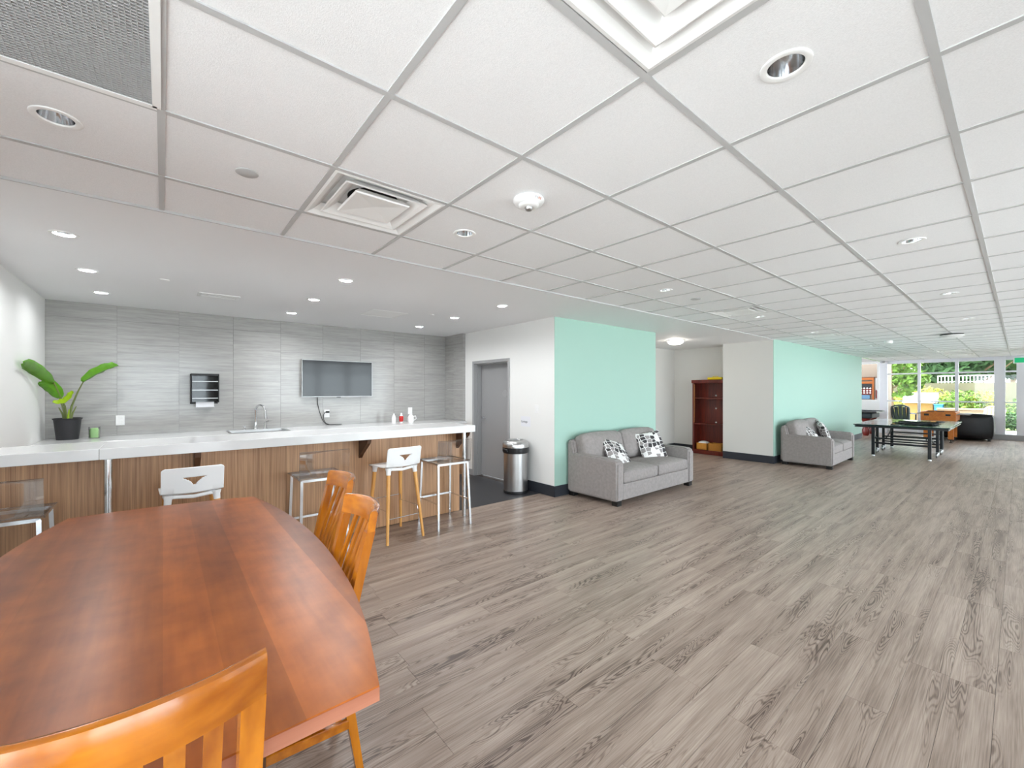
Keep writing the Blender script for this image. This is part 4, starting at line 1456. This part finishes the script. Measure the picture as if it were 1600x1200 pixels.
cs = clear_stool('clear acrylic bar stool at the right end of the bar, beside the steel post', (2.385, 4.045, 0), 0)
copy_tree(cs, (1.092, 4.095, 0), 0, 'clear acrylic bar stool in the middle, partly behind a slat-back chair')
copy_tree(cs, (-.755, 3.955, 0), 0, 'clear acrylic bar stool at the left edge of the picture')

# ---------------------------------------------------------------- sofas and cushions
def sofa(label, loc, rz, W=1.94):
    """front faces -y, back at +y; origin at the front left floor corner"""
    s = thing('loveseat', label, 'sofa', loc, rz, 'grey fabric two-seat sofas')
    D = .85
    aw = .15
    bm = new_bm(); bx(bm, aw, W - aw, .012, D - .05, .065, .27, .012, 2); make('base', bm, 'sofa', s)
    for x0 in (0, W - aw):
        bm = new_bm()
        # arm: slightly rising to the back, rounded top edge
        poly = [(0, .06), (D - .02, .06), (D - .02, .60), (.10, .583), (.03, .575), (0, .545)]
        g0 = [bm.verts.new((x0, y, z)) for y, z in poly]
        g1 = [bm.verts.new((x0 + aw, y, z)) for y, z in poly]
        bm.faces.new(g0); bm.faces.new(list(reversed(g1)))
        for i in range(len(poly)):
            bm.faces.new((g0[i], g0[(i + 1) % len(poly)], g1[(i + 1) % len(poly)], g1[i]))
        bmesh.ops.recalc_face_normals(bm, faces=bm.faces)
        bmesh.ops.bevel(bm, geom=list(bm.edges), offset=.022, segments=3, affect='EDGES')
        for f in bm.faces: f.smooth = True
        make('arm', bm, 'sofa', s)
    # raked back frame
    bm = new_bm()
    poly = [(D - .20, .20), (D, .06), (D, .74), (D - .03, .775), (D - .10, .77)]
    g0 = [bm.verts.new((.01, y, z)) for y, z in poly]; g1 = [bm.verts.new((W - .01, y, z)) for y, z in poly]
    bm.faces.new(g0); bm.faces.new(list(reversed(g1)))
    for i in range(len(poly)): bm.faces.new((g0[i], g0[(i + 1) % 5], g1[(i + 1) % 5], g1[i]))
    bmesh.ops.recalc_face_normals(bm, faces=bm.faces)
    bmesh.ops.bevel(bm, geom=list(bm.edges), offset=.025, segments=3, affect='EDGES')
    for f in bm.faces: f.smooth = True
    make('back_frame', bm, 'sofa', s)
    cw = (W - 2 * aw) / 2
    for k in range(2):
        cx = aw + cw * (k + .5)
        bm = new_bm(); puff(bm, (cx, .335, .345), (cw / 2 - .003, .33, .085), .045, (.0, .004, .030)); make('seat_cushion', bm, 'sofa', s)
        wide = aw * .5
        x0 = cx + (-wide / 2 if k == 0 else wide / 2)
        bm = new_bm(); puff(bm, (x0, .665, .645), (cw / 2 + wide / 2 - .003, .105, .205), .07, (0, .05, .02), rot=Matrix.Rotation(math.radians(-14), 3, 'X')); make('back_cushion', bm, 'sofa', s)
    for (x, y) in ((.07, .06), (W - .07, .06), (.07, D - .07), (W - .07, D - .07)):
        bm = new_bm(); bx(bm, x - .045, x + .045, y - .045, y + .045, 0, .066, .004, 1); make('foot', bm, 'black_wood', s)
    return s
sofa('grey two-seat sofa against the near mint wall', (4.335, 3.185, 0), math.radians(0.3))
sofa('grey two-seat sofa against the far mint wall', (9.42, 2.18, 0), math.radians(1.0), 1.74)
def pillow(label, loc, rx, ry, rz, size=.23):
    bm = new_bm()
    N = 14
    for side in (1, -1):
        rows = []
        for i in range(N + 1):
            row = []
            for j in range(N + 1):
                u, v = -1 + 2 * i / N, -1 + 2 * j / N
                t_ = .075 * (max(0, 1 - u * u) * max(0, 1 - v * v)) ** .42
                pin = 1 - .07 * (1 - u * u) * abs(v) ** 3 - .07 * (1 - v * v) * abs(u) ** 3
                row.append(bm.verts.new((u * size * (1 - .07 * (1 - v * v) * (abs(u) ** 4)), side * t_, v * size * (1 - .07 * (1 - u * u) * (abs(v) ** 4)))))
            rows.append(row)
        for i in range(N):
            for j in range(N):
                f = bm.faces.new((rows[i][j], rows[i + 1][j], rows[i + 1][j + 1], rows[i][j + 1])); f.smooth = True
    bmesh.ops.remove_doubles(bm, verts=bm.verts, dist=.0006)
    o = make('throw_pillow', bm, 'pillow')
    o.location = loc
    o.rotation_euler = (rx, ry, rz)
    tag(o, label, 'pillow', 'patterned throw pillows')
    return o
pillow('black and white patterned pillow slumped on the left seat of the near sofa', (4.92, 3.62, .555), math.radians(-40), math.radians(14), math.radians(-4), .24)
pillow('black and white patterned pillow leaning upright on the right seat of the near sofa', (5.76, 3.60, .60), math.radians(-22), math.radians(-7), math.radians(-18), .235)
pillow('black and white patterned pillow slumped on the left seat of the far sofa', (10.0, 2.66, .56), math.radians(-38), math.radians(12), math.radians(-4), .22)
pillow('black and white patterned pillow leaning upright on the right seat of the far sofa', (10.62, 2.62, .60), math.radians(-22), math.radians(-6), math.radians(28), .23)

# ---------------------------------------------------------------- bookcase in the alcove
bk = thing('bookcase', 'dark cherry bookcase standing in the alcove between the mint walls', 'bookcase', (9.50, 3.90, 0))
Wb, Db, Hb = .97, .30, 1.70
bm = new_bm(); bx(bm, -.02, Db, -.008, Wb + .015, Hb - .075, Hb, .006, 2); make('crown', bm, 'cherry_dark', bk)
for y in (0, Wb - .035):
    bm = new_bm(); bx(bm, 0, Db, y, y + .035, 0, Hb - .075, .003, 1); make('side_panel', bm, 'cherry_dark', bk)
bm = new_bm(); bx(bm, Db - .012, Db, .03, Wb - .03, .05, Hb - .075); make('back_board', bm, 'cherry_dark', bk)
for z in (.095, .70, 1.29):
    bm = new_bm(); bx(bm, .012, Db - .012, .035, Wb - .035, z - .024, z, .003, 1); make('shelf', bm, 'cherry_dark', bk)
bm = new_bm(); bx(bm, .01, .03, .03, Wb - .03, .0, .072, .003, 1); make('plinth', bm, 'cherry_dark', bk)
bm = new_bm(); bx(bm, -.004, .0, Wb - .05, Wb - .043, .72, Hb - .10); make('inlay_strip', bm, 'beech', bk)
for z in (1.341, 1.046, .725):
    bm = new_bm(); lathe(bm, [(0, 0), (.016, .004), (.018, .012), (.012, .02), (0, .022)], 16); bm_rot(bm, -PI / 2, 'Y'); bm_move(bm, (Db - .012, .55, z)); make('knob', bm, 'white_plastic', bk)
t = thing('wicker_basket', 'woven wicker basket on the bottom shelf of the bookcase, right half', 'basket', (9.635, 4.365, .1005))
bm = new_bm()
for k in range(9):
    z = .006 + k * .018
    h2, w2 = .105, .135
    pts = [(-h2, -w2, z), (h2, -w2, z), (h2, w2, z), (-h2, w2, z), (-h2, -w2, z)]
    tube(bm, pts, .0095, 6)
make('weave', bm, 'wicker', t)
bm = new_bm()
for k in range(8): tube(bm, [(-.112, -.125 + k * .036, 0), (-.112, -.125 + k * .036, .16)], .006, 6)
make('stake', bm, 'pine', t)
t = thing('wooden_crate', 'plain orange wooden box on the bottom shelf of the bookcase, left half', 'box', (9.635, 4.665, .0955))
bm = new_bm(); bx(bm, -.11, -.098, -.125, .125, 0, .155); bx(bm, .098, .11, -.125, .125, 0, .155); bx(bm, -.11, .11, -.125, -.113, 0, .155); bx(bm, -.11, .11, .113, .125, 0, .155); bx(bm, -.11, .11, -.125, .125, 0, .01)
make('box_sides', bm, 'pine', t)
bm = new_bm(); puff(bm, (0, 0, .13), (.09, .10, .05), .03, (0, 0, .02), 4); make('contents', bm, 'white_plastic', t)
t = thing('yellow_case', 'flat bright yellow case lying on top of the bookcase', 'case', (9.62, 4.37, 1.70))
bm = new_bm(); bx(bm, -.09, .09, -.16, .17, 0, .055, .014, 2); make('shell', bm, 'yellow', t)
bm = new_bm(); tube(bm, [(-.03, -.05, .055), (-.03, -.04, .075), (-.03, .06, .075), (-.03, .07, .055)], .008, 8); make('handle', bm, 'yellow', t)

# ---------------------------------------------------------------- far games area
pp = thing('table_tennis_table', 'folding table tennis table with dark glossy top and black frame', 'table', (0, 0, 0))
px0, px1, py0, py1, pz = 11.93, 14.67, .875, 2.385, .712
for a, b in ((px0, (px0 + px1) / 2 - .004), ((px0 + px1) / 2 + .004, px1)):
    bm = new_bm(); bx(bm, a, b, py0, py1, pz - .022, pz, .002, 1); make('table_half', bm, 'pp_top', pp)
    bm = new_bm()
    bx(bm, a + .002, b - .002, py0 + .001, py0 + .018, pz, pz + .0006); bx(bm, a + .002, b - .002, py1 - .018, py1 - .001, pz, pz + .0006)
    bx(bm, a + .002, b - .002, (py0 + py1) / 2 - .002, (py0 + py1) / 2 + .002, pz, pz + .0006)
    ex = a if a == px0 else b - .018
    bx(bm, ex + .001, ex + .017, py0 + .018, py1 - .018, pz, pz + .0006)
    make('white_lines', bm, 'white_line', pp)
    bm = new_bm()
    bx(bm, a + .02, b - .02, py0 + .02, py0 + .05, pz - .065, pz - .022); bx(bm, a + .02, b - .02, py1 - .05, py1 - .02, pz - .065, pz - .022)
    bx(bm, a + .02, a + .05, py0 + .05, py1 - .05, pz - .065, pz - .022); bx(bm, b - .05, b - .02, py0 + .05, py1 - .05, pz - .065, pz - .022)
    make('apron_frame', bm, 'black_metal', pp)
for x in (12.22, 14.38):
    for y in (1.19, 2.09):
        bm = new_bm(); bx(bm, x - .028, x + .028, y - .028, y + .028, .03, pz - .022, .003, 1); make('leg', bm, 'black_metal', pp)
        bm = new_bm(); lathe(bm, [(0, 0), (.03, 0), (.03, .012), (.014, .03), (0, .03)], 14); bm_move(bm, (x, y, 0)); make('levelling_foot', bm, 'white_plastic', pp)
    for z in (.30, .40):
        bm = new_bm(); tube(bm, [(x, 1.19, z), (x, 2.09, z)], .016, square=True); make('cross_bar', bm, 'black_metal', pp)
for x in (12.95, 13.65):
    for y in (1.14, 2.14):
        bm = new_bm(); bx(bm, x - .025, x + .025, y - .025, y + .025, .10, pz - .065, .003, 1); make('leg', bm, 'black_metal', pp)
        for dx_ in (-.10, .10):
            bm = new_bm(); lathe(bm, [(0, -.014), (.05, -.014), (.055, -.008), (.055, .008), (.05, .014), (0, .014)], 20); bm_rot(bm, PI / 2, 'X'); bm_move(bm, (x + dx_, y, .055)); make('caster_wheel', bm, 'steel', pp)
        bm = new_bm(); tube(bm, [(x - .12, y, .10), (x + .12, y, .10)], .016, square=True)
        for dx_ in (-.10, .10): bx(bm, x + dx_ - .02, x + dx_ + .02, y - .02, y + .02, .055, .115)
        make('caster_fork', bm, 'white_plastic', pp)
    for z in (.22, .34):
        bm = new_bm(); tube(bm, [(x, 1.14, z), (x, 2.14, z)], .015, square=True); make('cross_bar', bm, 'black_metal', pp)
for y in (1.19, 2.09):
    bm = new_bm(); tube(bm, [(12.22, y, .46), (12.95, y, .30)], .012, square=True); make('brace', bm, 'black_metal', pp)
    bm = new_bm(); tube(bm, [(14.38, y, .46), (13.65, y, .30)], .012, square=True); make('brace', bm, 'black_metal', pp)
# folded net and bats lying on the table
t = thing('folded_net', 'dark crumpled table tennis net lying on the glossy table', 'net', (13.0, 1.45, pz + .001))
bm = new_bm()
rnd = random.Random(3)
for k in range(9):
    a0 = -.55 + k * .12
    pts = [(a0 + .06 * math.sin(q * 1.3 + k), -.32 + q * .11 + .03 * math.cos(q * 2 + k), .012 + .014 * (1 + math.sin(q * 1.7 + k * 2)) * .5) for q in range(7)]
    tube(bm, pts, .011, 6)
make('netting', bm, 'black_metal', t)
bm = new_bm(); tube(bm, [(-.3, -.30, .02), (-.1, -.1, .03), (.15, .1, .025), (.3, .35, .02)], .016, 8); make('net_cord', bm, 'black_plastic', t)
for q, (x, y, rz_) in enumerate(((12.22, 1.72, .4), (14.1, 1.2, 2.1))):
    t = thing('table_tennis_bat', ('dark table tennis bat lying left of the crumpled net', 'dark table tennis bat lying right of the crumpled net')[q], 'bat', (x, y, pz + .001), rz_)
    bm = new_bm(); prism(bm, [(.085 * math.cos(2 * PI * k / 20), .08 * math.sin(2 * PI * k / 20)) for k in range(20)], 0, .012); make('blade', bm, 'black_plastic', t)
    bm = new_bm(); bx(bm, .07, .17, -.014, .014, 0, .022, .004, 1); make('handle', bm, 'beech', t)

fb = thing('foosball_table', 'orange wood foosball table behind the table tennis table', 'table', (16.75, 1.118, 0))
FW, FL = .70, 1.25
bm = new_bm()
for (a, b, c, d) in ((0, FL, 0, .035), (0, FL, FW - .035, FW), (0, .035, .035, FW - .035), (FL - .035, FL, .035, FW - .035)):
    bx(bm, a, b, c, d, .60, .855, .006, 1)
make('cabinet', bm, 'foos_wood', fb)
bm = new_bm(); bx(bm, .03, FL - .03, .03, FW - .03, .61, .70); make('playfield', bm, 'grass', fb)
for (x, y) in ((.06, .05), (.06, FW - .16), (FL - .17, .05), (FL - .17, FW - .16)):
    bm = new_bm(); bx(bm, x, x + .11, y, y + .11, .07, .60, .006, 1)
    lg = make('leg', bm, 'foos_wood', fb)
    bm = new_bm(); bx(bm, x - .004, x + .114, y - .004, y + .114, .07, .10); lathe(bm, [(0, 0), (.04, 0), (.03, .015), (.012, .02), (.012, .07), (0, .07)], 14, (x + .055, y + .055, 0)); make('foot', bm, 'black_plastic', lg)
for y in (.10, .53):
    bm = new_bm(); bx(bm, -.004, .0, y, y + .10, .745, .80, .002, 1); make('ball_return', bm, 'black_plastic', fb)
for k in range(6):
    bm = new_bm(); x = .2 + k * .2; tube(bm, [(x, -.14, .79), (x, FW + .14, .79)], .008, 8)
    tube(bm, [(x, -.25, .79), (x, -.12, .79)], .015, 8)
    make('rod', bm, 'steel', fb)
for y in (.22, .42):
    bm = new_bm(); bx(bm, .0, .03, y, y + .16, .856, .872, .004, 1); make('score_counter', bm, 'black_plastic', fb)

bs = thing('leather_armchair', 'black leather tub armchair in front of the far window wall', 'armchair', (18.09, .50, 0))
bm = new_bm(); puff(bm, (.45, .52, .20), (.40, .38, .17), .06, (0, 0, .02), 5); make('seat', bm, 'black_leather', bs)
for nm, c, hf in (('arm', (.43, .05, .40), (.44, .08, .34)), ('arm', (.43, .99, .40), (.44, .08, .34)), ('backrest', (.06, .52, .42), (.11, .55, .36))):
    bm = new_bm(); puff(bm, c, hf, .07, (.01, .02, .01), 5); make(nm, bm, 'black_leather', bs)
for (x, y) in ((.06, .06), (.8, .06), (.06, .98), (.8, .98)):
    bm = new_bm(); bx(bm, x - .03, x + .03, y - .03, y + .03, 0, .08); make('foot', bm, 'black_wood', bs)

pl = thing('pool_table', 'dark pool table with red wood legs half hidden by the far mint wall', 'table', (17.3, 2.88, 0))
bm = new_bm(); bx(bm, 0, 1.3, .0, 2.3, .74, .80, .02, 2); make('rail', bm, 'black_plastic', pl)
bm = new_bm(); bx(bm, .07, 1.23, .12, 2.2, .56, .74, .05, 3); make('body', bm, 'pool_body', pl)
bm = new_bm(); bx(bm, .1, 1.2, .12, 2.18, .795, .802); make('cloth', bm, 'pp_top', pl)
for (x, y) in ((.22, .30), (1.08, .30), (.22, 1.9), (1.08, 1.9)):
    bm = new_bm(); lathe(bm, [(0, 0), (.06, 0), (.09, .06), (.10, .18), (.05, .30), (.06, .40), (.14, .56), (0, .56)], 18); bm_move(bm, (x, y, 0)); make('leg', bm, 'rack_red', pl)
t = thing('pool_cue', 'black-handled cue resting across the corner of the pool table', 'cue', (0, 0, 0))
bm = new_bm(); tube(bm, [(17.42, 2.76, .817), (17.9, 3.75, .812)], [.014, .009], 8); make('shaft', bm, 'black_plastic', t)
# pass-through wall: panel, cue rack
t = thing('cue_rack', 'orange and red wooden cue rack seen through the opening behind the pool table', 'rack', (20.62, 3.50, 1.12))
bm = new_bm(); bx(bm, -.05, 0, 0, .05, 0, .82); bx(bm, -.05, 0, .05, .9, .74, .82); bx(bm, -.04, 0, .05, .9, .60, .68); make('frame', bm, 'rack_wood', t)
bm = new_bm(); bx(bm, -.05, -.002, .05, .9, .18, .40); make('shelf', bm, 'rack_red', t)
bm = new_bm(); bx(bm, -.045, -.002, .05, .9, .44, .59); make('dark_band', bm, 'black_plastic', t)
bm = new_bm()
for z in (.25, .33, .42):
    for k in range(7): lathe(bm, [(0, -.028), (.02, -.02), (.028, 0), (.02, .02), (0, .028)], 10, (-.06, .10 + k * .09, z))
o = make('ball', bm, 'white_plastic', t); o['kind'] = 'stuff'
bm = new_bm(); bx(bm, -.06, -.002, .12, .5, .02, .17); make('chalk_box', bm, 'blue', t)
bm = new_bm(); bx(bm, -.055, 0, -.09, -.05, 0.05, .36); make('cue_clip', bm, 'rack_red', t)
t = thing('grey_wall_panel', 'pale grey framed panel right of the cue rack, seen through the opening', 'panel', (20.62, 3.13, 1.10))
bm = new_bm(); bx(bm, -.02, 0, .02, .33, .02, .84); make('sheet', bm, 'frame_grey', t)
bm = new_bm(); bx(bm, -.03, 0, 0, .02, 0, 1.32); bx(bm, -.03, 0, 0, 1.4, .84, .87); bx(bm, -.03, 0, 0, 1.4, -.02, .02); make('trim', bm, 'dark_wood', t)
t = disc('security_camera', 'small white camera at the ceiling corner above the white column', 'camera', (18.95, 3.0, CZ), .07, .07, 'frame_grey')

# ---------------------------------------------------------------- outside
bm = new_bm()
bx(bm, XR + .1, 24.0, YR - .15, 9, -.14, -.03); bx(bm, XL - .15, 24.0, -30, YR - .15, -.14, -.03); bx(bm, -30, XL - .15, -30, 14, -.14, -.03)
o = struct(make('ground_patio', bm, 'concrete'))
bm = new_bm(); bx(bm, 24.0, 60, -30, 30, -.16, -.05); o = struct(make('ground_lawn', bm, 'grass'))
bm = new_bm(); bx(bm, 31.2, 34.6, -12, 14, -.045, 1.85); o = struct(make('ground_raised_bank', bm, 'bank'))

def foliage(bm, c, r, n, size, rnd):
    for _ in range(n):
        while True:
            p = Vector((rnd.uniform(-1, 1), rnd.uniform(-1, 1), rnd.uniform(-1, 1)))
            if .35 < p.length < 1: break
        p = Vector((c[0] + p.x * r[0], c[1] + p.y * r[1], c[2] + p.z * r[2]))
        a = Vector((rnd.uniform(-1, 1), rnd.uniform(-1, 1), rnd.uniform(-1, 1))).normalized()
        b = a.orthogonal().normalized()
        s = size * rnd.uniform(.6, 1.4)
        vs = [bm.verts.new(p + a * s * 1.3), bm.verts.new(p + b * s * .6), bm.verts.new(p - a * s * 1.3), bm.verts.new(p - b * s * .6)]
        bm.faces.new(vs)

def tree(label, loc, h, cr, mats, n, seed, size=.14, trunk=.10, base=.35):
    rnd = random.Random(seed)
    t = thing('tree', label, 'tree', loc, 0, None)
    bm = new_bm()
    tube(bm, [(0, 0, -.1), (.05, .03, h * base), (-.04, .05, h * .6), (.02, 0, h * .85)], [trunk, trunk * .8, trunk * .5, trunk * .2], 10)
    for k in range(5):
        a = rnd.uniform(0, 2 * PI)
        z = h * (base + .08 * k)
        tube(bm, [(0, 0, z), (math.cos(a) * cr * .4, math.sin(a) * cr * .4, z + h * .10), (math.cos(a) * cr * .75, math.sin(a) * cr * .75, z + h * .2)], [trunk * .4, trunk * .25, trunk * .1], 6)
    make('trunk', bm, 'bark', t)
    bm = new_bm()
    for k in range(9):
        a = rnd.uniform(0, 2 * PI); rr = cr * rnd.uniform(.1, .6)
        z = h * (base + .15 + (1 - base - .15) * rnd.random())
        q = cr * rnd.uniform(.4, .65)
        foliage(bm, (rr * math.cos(a), rr * math.sin(a), z), (q, q, q * .75), n // 9, size, rnd)
    o = make('crown', bm, mats, t)
    o['kind'] = 'stuff'
    return t
tree('young yellow-green tree on the patio just outside the leftmost window', (24.6, 3.55, 0), 3.4, 1.15, 'foliage', 1300, 1, .11, .07, .30)
tl = ['dense dark tree beyond the path, seen behind the young patio tree', 'dark tree beyond the path, behind the white canopy', 'green tree beyond the path above the middle window', 'grey-green tree beyond the path above the right window', 'sunlit tree beyond the path behind the wide white post', 'dark tree beyond the path behind the narrow right window']
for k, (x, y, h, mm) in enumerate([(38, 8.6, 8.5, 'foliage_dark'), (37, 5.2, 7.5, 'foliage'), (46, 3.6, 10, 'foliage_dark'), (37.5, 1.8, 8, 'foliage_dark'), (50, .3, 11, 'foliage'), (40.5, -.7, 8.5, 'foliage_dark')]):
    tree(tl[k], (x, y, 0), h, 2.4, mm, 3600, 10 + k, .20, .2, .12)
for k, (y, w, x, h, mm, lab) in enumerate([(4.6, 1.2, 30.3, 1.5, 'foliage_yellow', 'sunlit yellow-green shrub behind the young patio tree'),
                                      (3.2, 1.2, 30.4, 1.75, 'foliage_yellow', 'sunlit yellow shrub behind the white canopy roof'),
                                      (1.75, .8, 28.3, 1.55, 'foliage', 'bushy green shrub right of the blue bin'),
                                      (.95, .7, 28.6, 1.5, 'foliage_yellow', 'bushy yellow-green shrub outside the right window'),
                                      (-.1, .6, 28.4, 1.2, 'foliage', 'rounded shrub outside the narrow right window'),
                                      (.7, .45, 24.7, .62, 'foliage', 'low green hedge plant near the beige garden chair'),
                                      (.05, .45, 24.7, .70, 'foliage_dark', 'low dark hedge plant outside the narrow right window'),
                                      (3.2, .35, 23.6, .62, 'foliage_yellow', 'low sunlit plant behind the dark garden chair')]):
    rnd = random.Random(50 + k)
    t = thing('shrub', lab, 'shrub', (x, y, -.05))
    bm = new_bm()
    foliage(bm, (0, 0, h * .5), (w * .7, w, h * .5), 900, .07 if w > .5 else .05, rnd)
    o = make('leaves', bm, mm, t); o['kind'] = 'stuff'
    bm = new_bm()
    for q in range(4): tube(bm, [(0, 0, 0), (rnd.uniform(-.3, .3) * w, rnd.uniform(-.3, .3) * w, h * .7)], [.03, .01], 6)
    make('stems', bm, 'bark', t)
t = thing('garden_shed', 'tan walled hut with a bright white canopy roof outside the windows', 'hut', (28.0, 2.62, -.05))
bm = new_bm(); bx(bm, 0, 1.4, 0, .98, 0, .93); make('wall', bm, 'tan_wall', t)
bm = new_bm(); prism(bm, [(-.25, .92), (1.65, .92), (1.5, 1.40), (.25, 1.40)], 0, 1.10)
for v in bm.verts: v.co = Vector((v.co.x, v.co.z - .06, v.co.y))
make('canopy_roof', bm, 'roof_white', t)
bm = new_bm(); bx(bm, -.02, 0, .43, .47, 0, .92); make('corner_strip', bm, 'path', t)
bm = new_bm(); bx(bm, 0, .5, 0, .28, .55, .82, .02, 1); bx(bm, -.02, .52, -.02, .30, .80, .86, .01, 1); bx(bm, .08, .42, .05, .23, -.02, .55)
o = make('blue_box', bm, 'blue_bin'); o.location = (27.8, 2.28, -.03); tag(o, 'bright blue box on a stand beside the white canopy hut', 'box')
bm = new_bm(); bx(bm, 26.0, 26.3, .55, 2.3, -.06, .62, .01, 1); bx(bm, 25.97, 26.33, .53, 2.32, .62, .70, .01, 1)
o = make('planter_wall', bm, 'brick_low'); tag(o, 'low pinkish planter wall in front of the shrubs outside', 'wall')
t = thing('railing', 'white picket railing on the raised bank beyond the shrubs', 'railing', (33.6, .75, 1.85))
bm = new_bm(); bx(bm, -.02, .02, 0, 2.2, .40, .45); bx(bm, -.02, .02, 0, 2.2, .08, .12); make('rail', bm, 'rail_white', t)
for k in range(17):
    bm = new_bm(); bx(bm, -.015, .015, k * .137 - .02, k * .137 + .02, 0, .45); make('picket', bm, 'rail_white', t)
def garden_chair(label, loc, rz, m):
    t = thing('garden_chair', label, 'chair', loc, rz)
    bm = new_bm(); puff(bm, (0, 0, .40), (.25, .24, .025), .02, (0, 0, .0), 4); make('seat', bm, m, t)
    for k in range(5):
        bm = new_bm(); tube(bm, [(-.20 + .10 * k, -.22, .42), (-.22 + .11 * k, -.28, .70), (-.23 + .115 * k, -.32, .93 - .03 * abs(k - 2))], .052, 8); make('back_slat', bm, m, t)
    bm = new_bm(); tube(bm, [(-.25, -.31, .88), (-.12, -.34, .95), (.12, -.34, .95), (.25, -.31, .88)], .028, 8); make('top_rail', bm, m, t)
    for s in (-1, 1):
        bm = new_bm(); tube(bm, [(s * .26, -.30, .68), (s * .29, -.05, .66), (s * .28, .22, .64), (s * .27, .24, .40)], .026, 8); make('arm', bm, m, t)
        for q in (-1, 1):
            bm = new_bm(); tube(bm, [(s * .23, q * .21, .40), (s * .27, q * .26, 0)], [.03, .02], 8); make('leg', bm, m, t)
    return t
garden_chair('dark resin garden chair on the patio outside the leftmost window', (20.9, 2.72, -.03), math.radians(-100), 'garden_black')
garden_chair('beige resin garden chair on the patio behind the black armchair', (20.9, .68, -.03), math.radians(60), 'garden_beige')
